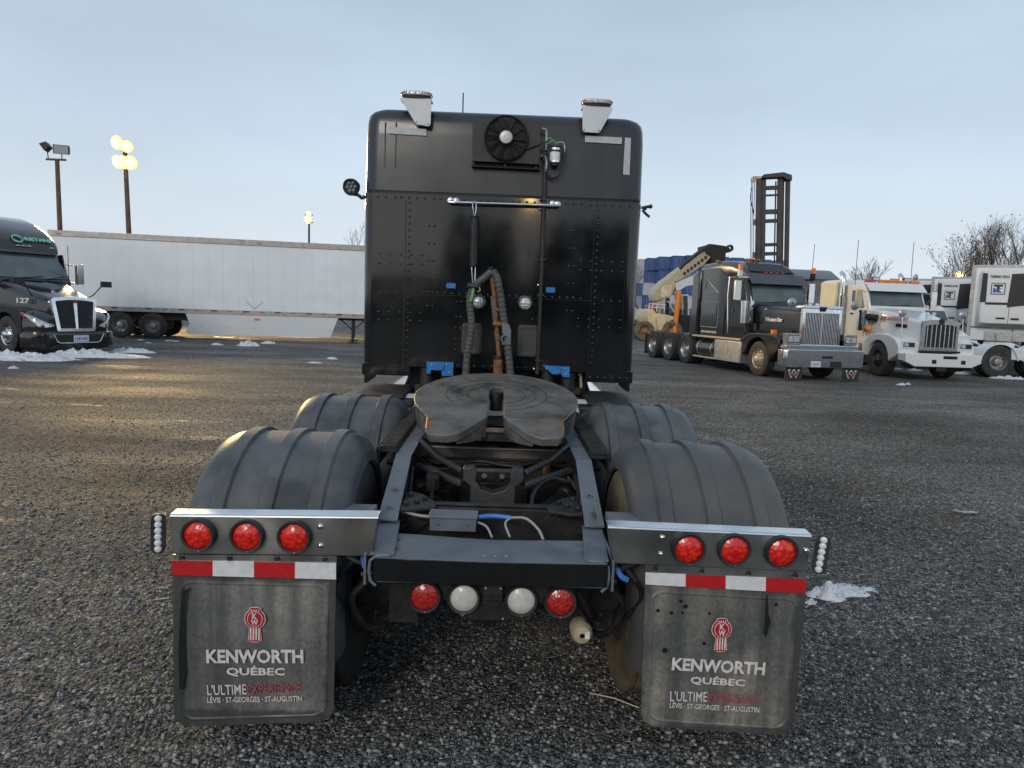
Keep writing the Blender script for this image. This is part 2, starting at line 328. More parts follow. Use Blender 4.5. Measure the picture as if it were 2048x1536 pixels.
# ------------------------------------------------------------------ ground
def ground_mat():
    m = bpy.data.materials.new('wet_gravel'); m.use_nodes = True; t = m.node_tree; n = t.nodes; l = t.links; b = n['Principled BSDF']
    g = n.new('ShaderNodeTexCoord')
    def noi(sc, det=5, sv=(1, 1, 1)):
        p = n.new('ShaderNodeMapping'); p.inputs['Scale'].default_value = sv; l.new(g.outputs['Object'], p.inputs[0])
        q = n.new('ShaderNodeTexNoise'); q.inputs['Scale'].default_value = sc; q.inputs['Detail'].default_value = det; l.new(p.outputs[0], q.inputs['Vector']); return q
    def vor(sc, f='F1'):
        q = n.new('ShaderNodeTexVoronoi'); q.inputs['Scale'].default_value = sc; q.feature = f; l.new(g.outputs['Object'], q.inputs['Vector']); return q
    v1 = vor(62); v2 = vor(120)
    sp = n.new('ShaderNodeSeparateColor'); l.new(v1.outputs['Color'], sp.inputs[0])
    r1 = n.new('ShaderNodeValToRGB'); E = r1.color_ramp.elements
    E[0].position = 0; E[0].color = (.062, .062, .062, 1); E[1].position = 1; E[1].color = (.54, .52, .48, 1)
    for p_, c_ in ((.45, (.147, .146, .144)), (.8, (.24, .235, .226)), (.93, (.36, .345, .32))): x = E.new(p_); x.color = (*c_, 1)
    l.new(sp.outputs[0], r1.inputs[0])
    big = noi(.35, 4); mid = noi(1.7, 5, (1, 1.0, 1)); trk = noi(.5, 6, (.45, 1.5, 1))
    rb = n.new('ShaderNodeMapRange'); rb.inputs['From Min'].default_value = .34; rb.inputs['From Max'].default_value = .66; rb.inputs['To Min'].default_value = .76; rb.inputs['To Max'].default_value = 1.24; l.new(big.outputs['Fac'], rb.inputs['Value'])
    rt = n.new('ShaderNodeMapRange'); rt.inputs['From Min'].default_value = .36; rt.inputs['From Max'].default_value = .62; rt.inputs['To Min'].default_value = .82; rt.inputs['To Max'].default_value = 1.18; l.new(trk.outputs['Fac'], rt.inputs['Value'])
    mu = n.new('ShaderNodeMath'); mu.operation = 'MULTIPLY'; l.new(rb.outputs[0], mu.inputs[0]); l.new(rt.outputs[0], mu.inputs[1])
    h = n.new('ShaderNodeVectorMath'); h.operation = 'SCALE'; l.new(r1.outputs[0], h.inputs[0]); g1 = noi(14, 4); g2 = noi(30, 3); rg = n.new('ShaderNodeMapRange'); rg.inputs['From Min'].default_value = .32; rg.inputs['From Max'].default_value = .68; rg.inputs['To Min'].default_value = .62; rg.inputs['To Max'].default_value = 1.40; l.new(g1.outputs['Fac'], rg.inputs['Value'])
    rg2 = n.new('ShaderNodeMapRange'); rg2.inputs['From Min'].default_value = .32; rg2.inputs['From Max'].default_value = .68; rg2.inputs['To Min'].default_value = .65; rg2.inputs['To Max'].default_value = 1.4; l.new(g2.outputs['Fac'], rg2.inputs['Value'])
    mu2 = n.new('ShaderNodeMath'); mu2.operation = 'MULTIPLY'; l.new(mu.outputs[0], mu2.inputs[0]); l.new(rg.outputs[0], mu2.inputs[1]); mu3 = n.new('ShaderNodeMath'); mu3.operation = 'MULTIPLY'; l.new(mu2.outputs[0], mu3.inputs[0]); l.new(rg2.outputs[0], mu3.inputs[1]); l.new(mu3.outputs[0], h.inputs['Scale'])
    # brown mud between the stones
    rm = n.new('ShaderNodeMapRange'); rm.inputs['From Min'].default_value = .50; rm.inputs['From Max'].default_value = .66; rm.inputs['To Max'].default_value = .4; l.new(mid.outputs['Fac'], rm.inputs['Value'])
    k = n.new('ShaderNodeMix'); k.data_type = 'RGBA'; l.new(rm.outputs[0], k.inputs[0]); l.new(h.outputs[0], k.inputs[6]); k.inputs[7].default_value = (.115, .102, .088, 1)
    l.new(k.outputs[2], b.inputs['Base Color']); b.inputs['Specular IOR Level'].default_value = .16
    rr = n.new('ShaderNodeMapRange'); rr.inputs['From Min'].default_value = .35; rr.inputs['From Max'].default_value = .62; rr.inputs['To Min'].default_value = .80; rr.inputs['To Max'].default_value = .62; l.new(trk.outputs['Fac'], rr.inputs['Value'])
    wet = noi(.8, 5, (.5, 1.6, 1)); rw = n.new('ShaderNodeMapRange'); rw.inputs['From Min'].default_value = .63; rw.inputs['From Max'].default_value = .69; l.new(wet.outputs['Fac'], rw.inputs['Value'])      # damp, packed patches
    kr = n.new('ShaderNodeMix'); kr.data_type = 'FLOAT'; l.new(rw.outputs[0], kr.inputs[0]); l.new(rr.outputs[0], kr.inputs[2]); kr.inputs[3].default_value = .46; l.new(kr.outputs[0], b.inputs['Roughness'])
    ks = n.new('ShaderNodeMapRange'); ks.inputs['To Min'].default_value = .10; ks.inputs['To Max'].default_value = .28; l.new(rw.outputs[0], ks.inputs['Value']); l.new(ks.outputs[0], b.inputs['Specular IOR Level'])
    u = n.new('ShaderNodeBump'); u.inputs['Strength'].default_value = 1; u.inputs['Distance'].default_value = .03; u.invert = True; l.new(v1.outputs['Distance'], u.inputs['Height'])
    u2 = n.new('ShaderNodeBump'); u2.inputs['Strength'].default_value = .8; u2.inputs['Distance'].default_value = .010; u2.invert = True; l.new(v2.outputs['Distance'], u2.inputs['Height']); l.new(u2.outputs[0], u.inputs['Normal'])
    u3 = n.new('ShaderNodeBump'); u3.inputs['Strength'].default_value = .8; u3.inputs['Distance'].default_value = .03; l.new(noi(3.2, 8, (.8, 1.2, 1)).outputs['Fac'], u3.inputs['Height']); l.new(u3.outputs[0], u2.inputs['Normal'])
    l.new(u.outputs[0], b.inputs['Normal'])
    return m
M['ground'] = ground_mat()
def spaced(lo, hi, step, far, grow=1.22):
    a = list(np.arange(lo, hi+1e-6, step)); s = step
    while a[-1] < far: s *= grow; a.append(a[-1]+s)
    s = step
    while a[0] > -far: s *= grow; a.insert(0, a[0]-s)
    return np.array(a)
def ground_h(x, y):
    h = .012*mnoise.noise(Vector((x*1.3, y*1.3, 0)))+.022*mnoise.noise(Vector((x*.45, y*.45, 3)))+.008*mnoise.noise(Vector((x*4, y*4, 7)))
    return h*max(0, min(1, 1.25-math.hypot(x, y)/60))
gx = spaced(-9, 9, .09, 900); gy = spaced(-3, 16, .09, 900)
GV = [(x, y, ground_h(x, y) if abs(x) < 80 and -20 < y < 80 else 0.0) for y in gy for x in gx]
nx = len(gx); GF = [(j*nx+i, j*nx+i+1, (j+1)*nx+i+1, (j+1)*nx+i) for j in range(len(gy)-1) for i in range(nx-1)]
me = bpy.data.meshes.new('ground'); me.from_pydata(GV, [], GF); me.materials.append(M['ground']); me.polygons.foreach_set('use_smooth', [True]*len(me.polygons))
go = bpy.data.objects.new('ground', me); COL.objects.link(go); tag(go, kind='structure')

# loose stones lying on the yard (uncountable)
def gravel(n, rmin, rmax, name):
    t = (1+5**.5)/2
    iv = np.array([(-1, t, 0), (1, t, 0), (-1, -t, 0), (1, -t, 0), (0, -1, t), (0, 1, t), (0, -1, -t), (0, 1, -t), (t, 0, -1), (t, 0, 1), (-t, 0, -1), (-t, 0, 1)], float); iv /= np.linalg.norm(iv[0])
    fi = np.array([(0, 11, 5), (0, 5, 1), (0, 1, 7), (0, 7, 10), (0, 10, 11), (1, 5, 9), (5, 11, 4), (11, 10, 2), (10, 7, 6), (7, 1, 8), (3, 9, 4), (3, 4, 2), (3, 2, 6), (3, 6, 8), (3, 8, 9), (4, 9, 5), (2, 4, 11), (6, 2, 10), (8, 6, 7), (9, 8, 1)])
    ang = rad(90)+RNG.uniform(rad(-52), rad(52), n); u = RNG.random(n); r = 1.3*(14/1.3)**(u**.9)
    px = CAM.x+r*np.cos(ang); py = CAM.y+r*np.sin(ang)
    s = rmin+(rmax-rmin)*RNG.random(n)**2.6; s *= np.where(RNG.random(n) < .008, 1.5, 1.0)
    V = iv[None]*(1+RNG.uniform(-.28, .28, (n, 12, 1)))*np.stack([RNG.uniform(.75, 1.25, n), RNG.uniform(.65, 1.1, n), RNG.uniform(.5, .85, n)], 1)[:, None, :]*s[:, None, None]
    a = RNG.uniform(0, 6.28, n); c, d = np.cos(a), np.sin(a); X = V[:, :, 0]*c[:, None]-V[:, :, 1]*d[:, None]; Y = V[:, :, 0]*d[:, None]+V[:, :, 1]*c[:, None]
    gz = np.array([ground_h(x, y) for x, y in zip(px, py)])
    V = np.stack([X+px[:, None], Y+py[:, None], V[:, :, 2]+(gz+s*.25)[:, None]], 2)
    me = bpy.data.meshes.new(name); me.vertices.add(n*12); me.vertices.foreach_set('co', V.ravel())
    F = (fi[None]+12*np.arange(n)[:, None, None]).reshape(-1, 3); me.loops.add(F.size); me.loops.foreach_set('vertex_index', F.ravel().astype(np.int32))
    me.polygons.add(len(F)); me.polygons.foreach_set('loop_start', (np.arange(len(F))*3).astype(np.int32)); me.update(calc_edges=True)
    m = bpy.data.materials.new('gravel_stone'); m.use_nodes = True; nn = m.node_tree.nodes; ll = m.node_tree.links; b = nn['Principled BSDF']
    gi = nn.new('ShaderNodeNewGeometry'); rp = nn.new('ShaderNodeValToRGB'); E = rp.color_ramp.elements
    E[0].position = 0; E[0].color = (.035, .037, .041, 1); E[1].position = 1; E[1].color = (.38, .36, .33, 1)
    for p_, c_ in ((.5, (.130, .129, .128)), (.82, (.225, .22, .21)), (.94, (.34, .325, .295))): x = E.new(p_); x.color = (*c_, 1)
    ll.new(gi.outputs['Random Per Island'], rp.inputs[0]); ll.new(rp.outputs[0], b.inputs['Base Color']); b.inputs['Specular IOR Level'].default_value = .22; b.inputs['Roughness'].default_value = .55
    me.materials.append(m); o = bpy.data.objects.new(name, me); COL.objects.link(o)
    return tag(o, 'loose dark wet gravel stones spread over the yard', 'gravel', kind='stuff')
gravel(115000, .0038, .0135, 'gravel')
# ================================================================== the black tractor seen from behind
TR = thing('semi_truck', 'black road tractor seen from behind, bare fifth wheel and printed mud flaps facing us', 'truck')
CY = 3.2
# --- sleeper body: lower riveted box, then the roof fairing
b = MB()
def plan(z, hw, y0, r, y1=5.3): return ringz(z, hw, y0, y1, r, 6)
b.loft([plan(1.285, 1.11, CY, .10), plan(2.662, 1.118, CY, .10)])
# lower corners of the box hang down like side skirts
for s in (-1, 1):
    x0, x1 = (s*.72, s*1.108); lo, hi = min(x0, x1), max(x0, x1)
    b.box(lo, hi, CY+.004, CY+.06, 1.205, 1.30); b.box(s*1.108-.03*(s > 0), s*1.108+.03*(s < 0), CY+.03, 5.2, 1.205, 1.30)
    b.prism([(s*1.09, 1.205), (s*.985, 1.21), (s*1.0, 1.185), (s*1.07, 1.135), (s*1.09, 1.14)], 'y', CY+.01, CY+.07)
def rivet(x, z, r=.0105): b.ball((x, CY, z), r, 0, 6, (1, .7, 1))
for k in range(33): 
    x = -1.0+k*2.0/32
    rivet(x+(.012 if k % 5 == 2 else 0), 2.632)
for x0 in (-.745, .765):
    for k in range(24): rivet(x0, 1.36+k*.0535)
for x0 in (-.585, .545):
    for z in (2.42, 2.28, 2.14, 2.0, 1.89, 1.78):
        rivet(x0, z); rivet(x0+.04, z)
for x0 in (-.35, .27):
    for z in (1.82, 1.70, 1.61, 1.52, 1.43): rivet(x0, z); rivet(x0+.035, z)
for s in (-1, 1):
    for z in (2.11, 2.185, 1.655, 1.72):
        for k in range(5): rivet(s*(.64+k*.085), z)
    for k in range(3): rivet(s*(.83+k*.07), 1.87)
    for k in range(6): rivet(s*(.76+k*.06), 1.245)
for k in range(24): rivet(-.68+k*.058, 1.885)
for k in range(12): rivet(-.4+k*.07, 1.305)
for (xa, xb, za, zb) in ((-.748-.03, -.745-.026, 1.29, 2.60), (.735, .738, 1.29, 2.60), (-.74, .735, 1.868, 1.8715), (1.0, 1.0025, 1.29, 2.40)):
    b.box(xa, xb, CY-.0015, CY+.01, za, zb, 1)
sleeper = b.build('sleeper', [M['paint'], M['seam']], TR, ang=50)
b = MB(); b.loft([plan(2.660, 1.108, CY+.008, .09), plan(2.690, 1.108, CY+.008, .09)])
b.build('seam_gasket', M['seam'], sleeper)
b = MB(); rs = []
for z, ins, yin in ((2.684, 0, 0), (2.9, .003, .002), (3.12, .006, .006), (3.22, .011, .014), (3.275, .022, .028), (3.305, .045, .05), (3.325, .078, .08), (3.335, .12, .12), (3.340, .20, .20), (3.342, .30, .30)):
    rs.append(plan(z, 1.118-ins, CY+.002+yin, .12, 5.3-ins))
b.loft(rs)
for x in (-.955, -.87, .985): b.box(x, x+.006, CY-.003, CY+.006, 2.86, 3.21)
roof = b.build('roof_fairing', M['paintm'], TR, ang=60)
# --- day cab, hood and steering axle ahead of the sleeper (hidden from this side, but there)
b = MB(); b.prism([(5.28, 1.0), (5.28, 2.95), (5.9, 2.85), (6.5, 2.05), (6.5, 1.0)], 'x', -1.02, 1.02); b.build('cab', M['paint'], TR, .06)
b = MB(); b.loft([ringy(6.5, .8, .8, 1.95, .2), ringy(7.6, .66, .75, 1.75, .2), ringy(8.2, .58, .7, 1.62, .15)])
for s in (-1, 1): b.lathe([(-.22, .60), (-.22, .64), (.22, .64), (.22, .58)], (s*.98, 7.1, .53), 'x', 20, 0, 10, 170)
b.build('hood', M['paint'], TR, .02)
b = MB(); b.box(-1.2, 1.2, 8.1, 8.35, .4, .8); b.build('bumper', M['chrome'], TR, .03)
for s in (-1, 1):
    b = MB(); b.tube([(s*.92, 3.9, .70), (s*.92, 5.4, .70)], .32, 24, 0); b.build('fuel_tank', M['chrome'], TR)
    b = MB(); b.lathe([(-.22, .50), (-.20, .54), (.12, .54), (.16, .50)], (s*.72, 2.95, .55), 'x', 24, 0, 40, 178); b.build('white_fairing', M['white'], TR)
    b = MB(); b.box(s*.9-.28, s*.9+.28, 2.62, 3.75, 1.03, 1.075); b.box(s*.9-.20, s*.9+.2, 2.7, 3.4, 1.075, 1.10); b.build('deck_step', M['iron'], TR, .01)

# --- frame rails, tapered at the tail
for s in (-1, 1):
    b = MB()
    def seg(y0, z0, y1, z1, xo0, xi0, xo1, xi1, th, mi=0):
        vs = []
        for (y, z, xo, xi) in ((y0, z0, xo0, xi0), (y1, z1, xo1, xi1)):
            vs += [(s*xo, y, z), (s*xi, y, z), (s*xi, y, z-th), (s*xo, y, z-th)]
        b.add(vs, [(0, 1, 2, 3), (4, 7, 6, 5), (0, 4, 5, 1), (1, 5, 6, 2), (2, 6, 7, 3), (3, 7, 4, 0)], mi)
    seg(-.012, .842, .40, .852, .458, .366, .488, .400, .009)          # low tail flange
    seg(.345, .868, .92, 1.035, .492, .405, .498, .418, .009)          # sloping top plate
    seg(.92, 1.035, 5.2, 1.05, .498, .418, .50, .42, .009)
    # web and bottom flange
    b.prism([(-.010, .715), (-.010, .838), (.36, .848), (.92, 1.03), (5.2, 1.045), (5.2, .74), (1.0, .74), (.4, .715)], 'x', s*.478-.005, s*.478+.005, 0)
    b.box(min(s*.40, s*.48), max(s*.40, s*.48), .2, 5.2, .735, .744)
    # curled open end of the tail channel
    b.tube([(s*.38, -.012, .836), (s*.43, -.014, .834), (s*.457, -.014, .815), (s*.462, -.014, .77), (s*.455, -.014, .735), (s*.435, -.014, .715)], .007, 6)
    for (xx, yy, zz) in ((.452, .43, .893), (.449, .58, .936)):
        b.torus((s*xx, yy, zz+.003), .016, .0022, 'z', 16, 5); b.ball((s*xx, yy, zz+.004), .007, 1, 8, (1, 1, .5))
    for yy, zz in ((.06, .79), (.06, .73), (.3, .78)): b.cyl((s*.483, yy, zz), (s*.505, yy, zz), .012, 6, 1)
    b.build('frame_rail', [M['frame'], M['iron']], TR, .002)
# --- rear cross member
b = MB()
top = [(-.405, .27), (-.30, .262), (-.12, .235), (.0, .222), (.14, .226), (.30, .24), (.395, .245)]
prof = [(x, y) for x, y in top]+[(.457, -.02), (.25, -.028), (.0, -.034), (-.25, -.028), (-.44, -.02)]
prof = [(-.44, -.02)]+[(-.405, .27)]+prof[1:-1]
prof = [(-.405, .27), (-.30, .262), (-.12, .235), (0, .222), (.14, .226), (.30, .24), (.395, .245), (.452, -.022), (.25, -.03), (0, -.036), (-.25, -.03), (-.438, -.022)]
b.prism(prof, 'z', .822, .832)
b.prism([(.455, -.026), (.25, -.034), (0, -.040), (-.25, -.034), (-.441, -.026), (-.438, -.012), (-.25, -.02), (0, -.026), (.25, -.02), (.452, -.012)], 'z', .738, .828, 3)  # front split off in black; grey top holds dust plus painted sky sheen
b.box(-.43, .44, -.02, .1, .732, .738)
for x, y in ((-.375, .19), (-.37, .075), (.36, .185), (.372, .08)):
    b.torus((x, y, .833), .016, .002, 'z', 16, 5); b.ball((x, y, .832), .006, 1, 8, (1, 1, .3))
for x, y, r in ((-.02, .03, .009), (.02, .03, .007), (.065, .032, .009), (-.22, .10, .004), (-.16, .06, .004), (.13, .12, .004)): b.ball((x, y, .832), r, 2 if r > .006 else 1, 8, (1, 1, .15))
b.build('rear_crossmember', [M['frame'], M['iron'], M['alu'], M['paint']], TR, .006)
# --- second cross member, gussets and junction box
b = MB(); b.box(-.47, .47, .50, .60, .872, .885); b.box(-.47, .47, .50, .512, .70, .872); b.box(-.26, .26, .515, .55, .885, .90)
for s in (-1, 1):
    b.prism([(s*.402, .40), (s*.405, .72), (s*.33, .66), (s*.25, .52), (s*.25, .44), (s*.35, .40)], 'z', .886, .902)
    b.prism([(s*.47, .66), (s*.47, .89), (s*.30, .89), (s*.26, .83)], 'y', .485, .50)
    for x, y in ((.385, .46), (.34, .5), (.38, .62), (.31, .56)): b.cyl((s*x, y, .90), (s*x, y, .918), .014, 6)
    b.cyl((s*.40, .48, .80), (s*.40, .46, .80), .016, 8)
b.build('crossmember', M['iron'], TR, .004)
b = MB(); b.box(-.262, -.065, .30, .40, .838, .898); b.box(-.268, -.059, .294, .406, .894, .904); b.ball((-.225, .30, .87), .008, 0, 6); b.ball((-.10, .30, .87), .008, 0, 6)
jb = b.build('junction_box', M['frame'], TR, .006)
b = MB(); b.tube(spline([(-.06, .36, .885), (.0, .38, .887), (.085, .37, .885)], 4), .010, 8, 0)
b.tube(spline([(-.06, .34, .87), (-.02, .31, .86), (.005, .24, .838)], 5), .005, 6, 1); b.tube(spline([(.085, .37, .885), (.06, .33, .87), (.08, .25, .838)], 5), .005, 6, 1)
b.tube(spline([(.085, .37, .885), (.15, .38, .88), (.20, .30, .86), (.22, .24, .835)], 5), .006, 6, 1); b.build('wiring', [M['wireblue'], M['wiregrey']], jb)
MB().tube(spline([(-.26, .36, .88), (-.33, .40, .875), (-.40, .43, .885)], 5), .007, 6).build('wiring', M['wiregrey'], jb)
# --- plate ahead of the axle bay, slider rails with teeth
b = MB(); b.box(-.485, .485, 1.47, 1.68, .962, .974); b.box(-.485, .485, 1.466, 1.476, .90, .962); b.box(-.47, .47, 1.464, 1.474, .964, .9755, 1); b.box(-.06, .03, 1.50, 1.60, .974, .977, 1)
b.build('deck_plate', [M['fifth'], M['alu']], TR, .003)
for s in (-1, 1):
    b = MB(); b.box(min(s*.50, s*.58), max(s*.50, s*.58), .95, 2.5, 1.035, 1.05); b.box(min(s*.585, s*.595), max(s*.585, s*.595), .95, 2.5, .97, 1.055)
    for k in range(32):
        y = .97+k*.047; b.box(min(s*.505, s*.578), max(s*.505, s*.578), y, y+.018, 1.05, 1.068); b.box(min(s*.58, s*.606), max(s*.58, s*.606), y, y+.02, 1.02, 1.06)
    b.build('slider_rail', M['iron'], TR, .002)
b = MB(); b.box(-.40, .40, 1.60, 2.2, 1.0, 1.03)
for s in (-1, 1): b.prism([(1.40, 1.03), (1.95, 1.03), (1.75, 1.20), (1.50, 1.20)], 'x', s*.36-.05, s*.36+.05)
for k in range(14): b.box(-.2+k*.03, -.19+k*.03, 1.55, 1.80, 1.03, 1.05)
b.build('mounting_bracket', M['iron'], TR, .004)
# --- fifth wheel
b = MB(); zt = lambda y: 1.262+.205*(y-1.55)
out = []
def fwplate(poly, bend=1.20, th=.05):
    def Z(y): return zt(y) if y >= bend else zt(bend)-.34*(bend-y)
    n = len(poly); T = [(x, y, Z(y)) for x, y in poly]; B = [(x*.97, y+.012, Z(y)-th) for x, y in poly]
    b.add(T+B, [tuple(range(n))[::-1], tuple(range(n, 2*n))]+[(i, (i+1) % n, n+(i+1) % n, n+i) for i in range(n)])
arc = lambda a0, a1, n: [(.486*math.cos(rad(a0+(a1-a0)*i/n)), 1.55+.486*math.sin(rad(a0+(a1-a0)*i/n))) for i in range(n+1)]
sl = .044
# front half (full disc ahead of the jaw), two shoulders, two ramps
fwplate(arc(18, 162, 30)+[(-sl, 1.70)]+[(-sl*.8, 1.735), (-sl*.3, 1.75), (sl*.3, 1.75), (sl*.8, 1.735)]+[(sl, 1.70)])
for s in (-1, 1):
    A = [(s*x, y) for x, y in arc(18, -28, 12)]
    fwplate(A+[(s*.375, 1.20), (s*.062, 1.20), (s*sl, 1.25), (s*sl, 1.70)], 1.2)
    fwplate([(s*.375, 1.201), (s*.372, 1.10), (s*.366, 1.045), (s*.345, 1.015), (s*.25, 1.01), (s*.205, 1.03), (s*.17, 1.06), (s*.125, 1.12), (s*.062, 1.201)], 1.2)
    # hanging apron along the outer edge and inside the throat
    b.add([(s*.37, 1.2, zt(1.2)-.02), (s*.462, 1.4, zt(1.4)-.02), (s*.45, 1.42, zt(1.4)-.13), (s*.36, 1.2, zt(1.2)-.12)], [(0, 1, 2, 3)])
    b.add([(s*.372, 1.2, zt(1.2)-.02), (s*.366, 1.04, zt(1.2)-.07), (s*.355, 1.05, zt(1.2)-.12), (s*.36, 1.2, zt(1.2)-.13)], [(0, 1, 2, 3)])
    b.add([(s*.046, 1.25, zt(1.25)-.03), (s*.066, 1.2, zt(1.2)-.03), (s*.13, 1.12, zt(1.2)-.05), (s*.21, 1.035, zt(1.2)-.075), (s*.20, 1.05, zt(1.2)-.12), (s*.12, 1.13, zt(1.2)-.12), (s*.05, 1.25, zt(1.25)-.12)], [(0, 1, 2, 3, 4, 5, 6)])
for R, w in ((.17, .004), (.235, .0035), (.30, .004)):
    for k in range(-12, 61):
        a0, a1 = rad(k*4-30), rad(k*4-26)
        P = [(r*math.cos(a), 1.6+r*.9*math.sin(a)) for r, a in ((R, a0), (R+w, a0), (R+w, a1), (R, a1))]
        if any(abs(x) < .05 and y < 1.76 for x, y in P) or any(y < 1.24 for x, y in P): continue
        b.add([(x, y, zt(y)+.0012) for x, y in P], [(0, 1, 2, 3)], 1)
fw = b.build('fifth_wheel', [M['fifth'], M['iron']], TR, .008, ang=25)
b = MB(); b.tube([(0, 1.72, 1.27), (0, 1.72, 1.16)], .042, 14); b.box(-.07, .07, 1.28, 1.5, 1.05, 1.10); b.box(-.048, .048, 1.40, 1.70, 1.12, 1.13)
b.build('locking_jaw', M['iron'], fw)
b = MB(); b.box(-.055, .055, 1.25, 1.265, 1.105, 1.128); b.build('lock_bar', M['rustb'], fw)
b = MB()
for (x, y, w, h) in ((-.16, 1.90, .05, .03), (.33, 1.60, .05, .02)):
    b.add([(x-w/2, y-h, zt(y-h)+.001), (x+w/2, y-h, zt(y-h)+.001), (x+w/2, y+h, zt(y+h)+.001), (x-w/2, y+h, zt(y+h)+.001)], [(0, 1, 2, 3)])
b.build('grease_smear', M['rustb'], fw)
for (x0, y0, x1, y1) in ((-.365, 1.19, -.335, 1.06), (.335, 1.19, .368, 1.10), (.215, 1.10, .27, 1.075)):
    Zr = lambda y: zt(1.2)-.34*(1.2-y)+.0015
    MB().add([(x0, y1, Zr(y1)), (x1-.01, y1+.01, Zr(y1+.01)), (x1, y0, Zr(y0)), (x0+.006, y0-.015, Zr(y0-.015))], [(0, 1, 2, 3)]).build('rust_patch', M['rust'], fw)
# --- axles, suspension, air lines under the frame
for yax in (.68, 2.05):
    b = MB(); b.tube([(-1.0, yax, .52), (1.0, yax, .52)], .085, 14); b.lathe([(-.2, .06), (-.14, .2), (0, .24), (.14, .2), (.2, .06)], (0, yax, .52), 'y', 20); b.box(-.14, .14, yax-.16, yax+.16, .55, .68)
    for s in (-1, 1):
        b.tube([(s*.12, yax, .74), (s*.40, yax+.5, .80)], .026, 10); b.ball((s*.12, yax, .74), .06, 0, 12); b.ball((s*.40, yax+.5, .80), .055, 0, 12)
        b.lathe([(0, .09), (.04, .13), (.10, .125), (.16, .13), (.2, .10)], (s*.40, yax+.12, .42), 'z', 18); b.tube([(s*.62, yax-.25, .42), (s*.36, yax-.25, .75)], .032, 10)
        b.tube([(s*.60, yax+.28, .62), (s*.60, yax-.05, .60)], .075, 14); b.tube([(s*.60, yax+.35, .62), (s*.60, yax+.28, .62)], .095, 14)
        b.prism([(yax-.25, .40), (yax+.4, .5), (yax+.4, .58), (yax-.25, .47)], 'x', s*.46-.04, s*.46+.04)
    b.build('axle', M['iron'], TR)
b = MB(); b.box(-.41, .41, 1.36, 1.40, .42, .93); b.box(-.41, .41, 1.30, 1.36, .90, .93); b.box(-.2, .2, 1.33, 1.36, .5, .8)  # dark filler plate added to black out the axle bay
for s in (-1, 1): b.cyl((s*.28, 1.33, .7), (s*.28, 1.36, .7), .05, 14)
b.build('bay_filler_plate', M['iron'], TR, .006)
b = MB()      # cast yoke standing over the axle, open U at the top
b.prism([(-.115, .60), (-.115, .80), (-.155, .83), (-.155, .89), (-.10, .90), (-.085, .87), (-.088, .83), (-.06, .785), (0, .765), (.06, .785), (.088, .83), (.085, .87), (.10, .90), (.155, .89), (.155, .83), (.115, .80), (.115, .60), (.07, .60), (.06, .70), (-.06, .70), (-.07, .60)], 'y', .84, .93)
b.box(-.10, .10, .86, .90, .865, .885)
for s in (-1, 1): b.tube([(s*.155, .885, .85), (s*.10, .885, .85)], .045, 14); b.cyl((s*.045, .82, .86), (s*.045, .90, .83), .018, 8); b.tube([(s*.16, .885, .865), (s*.30, 1.05, .90), (s*.42, 1.25, .95)], .018, 10); b.tube([(s*.16, .885, .80), (s*.42, 1.1, .84)], .022, 10)
b.build('torque_rod_yoke', M['yoke'], TR, .006, loc=(0, .06, .085))
b = MB()
for pts, r, mi in (
    ([(-.43, 1.1, .93), (-.42, .95, .80), (-.34, .80, .72), (-.2, .72, .76), (-.05, .78, .79), (.0, .8, .81), (.06, .7, .76)], .0065, 1),
    ([(-.45, 1.0, .92), (-.44, .85, .82), (-.36, .70, .76), (-.22, .62, .80), (-.05, .56, .89)], .008, 1),
    ([(-.44, .9, .95), (-.42, .8, .80), (-.33, .66, .77), (-.2, .60, .84)], .006, 0),
    ([(.44, 1.2, .93), (.43, 1.0, .93), (.43, .85, .85), (.37, .75, .78), (.30, .66, .77)], .012, 0),
    ([(.24, .62, .74), (.20, .75, .78), (.21, .90, .86), (.30, 1.0, .91), (.40, 1.0, .90)], .012, 0),
    ([(.40, 1.1, .90), (.44, .9, .86), (.43, .7, .80)], .008, 1), ([(-.30, .9, .92), (-.31, .88, .80), (-.31, .8, .70)], .012, 0),
    ([(.2, .85, .70), (.3, .7, .72), (.38, .6, .82)], .02, 0), ([(-.45, 1.25, .97), (-.30, 1.2, .9), (-.1, 1.3, .93), (.1, 1.25, .92), (.3, 1.3, .95)], .01, 0),
    ([(.455, .30, .93), (.47, .6, .92), (.47, 1.0, .99), (.46, 1.4, 1.0)], .003, 2), ([(.45, .35, .90), (.465, .7, .9), (.46, 1.2, .98)], .004, 1)):
    b.tube(spline(pts, 6), r, 7, mi)
b.box(-.34, -.28, .92, 1.0, .85, .93, 0); b.cyl((.29, 1.2, .97), (.29, 1.2, .88), .022, 10, 3); b.cyl((-.33, .8, .76), (-.33, .8, .70), .03, 10, 0); b.box(.24, .34, .70, .80, .70, .76, 0)
b.build('air_line', [M['iron'], M['hose'], M['green'], M['rust']], TR)
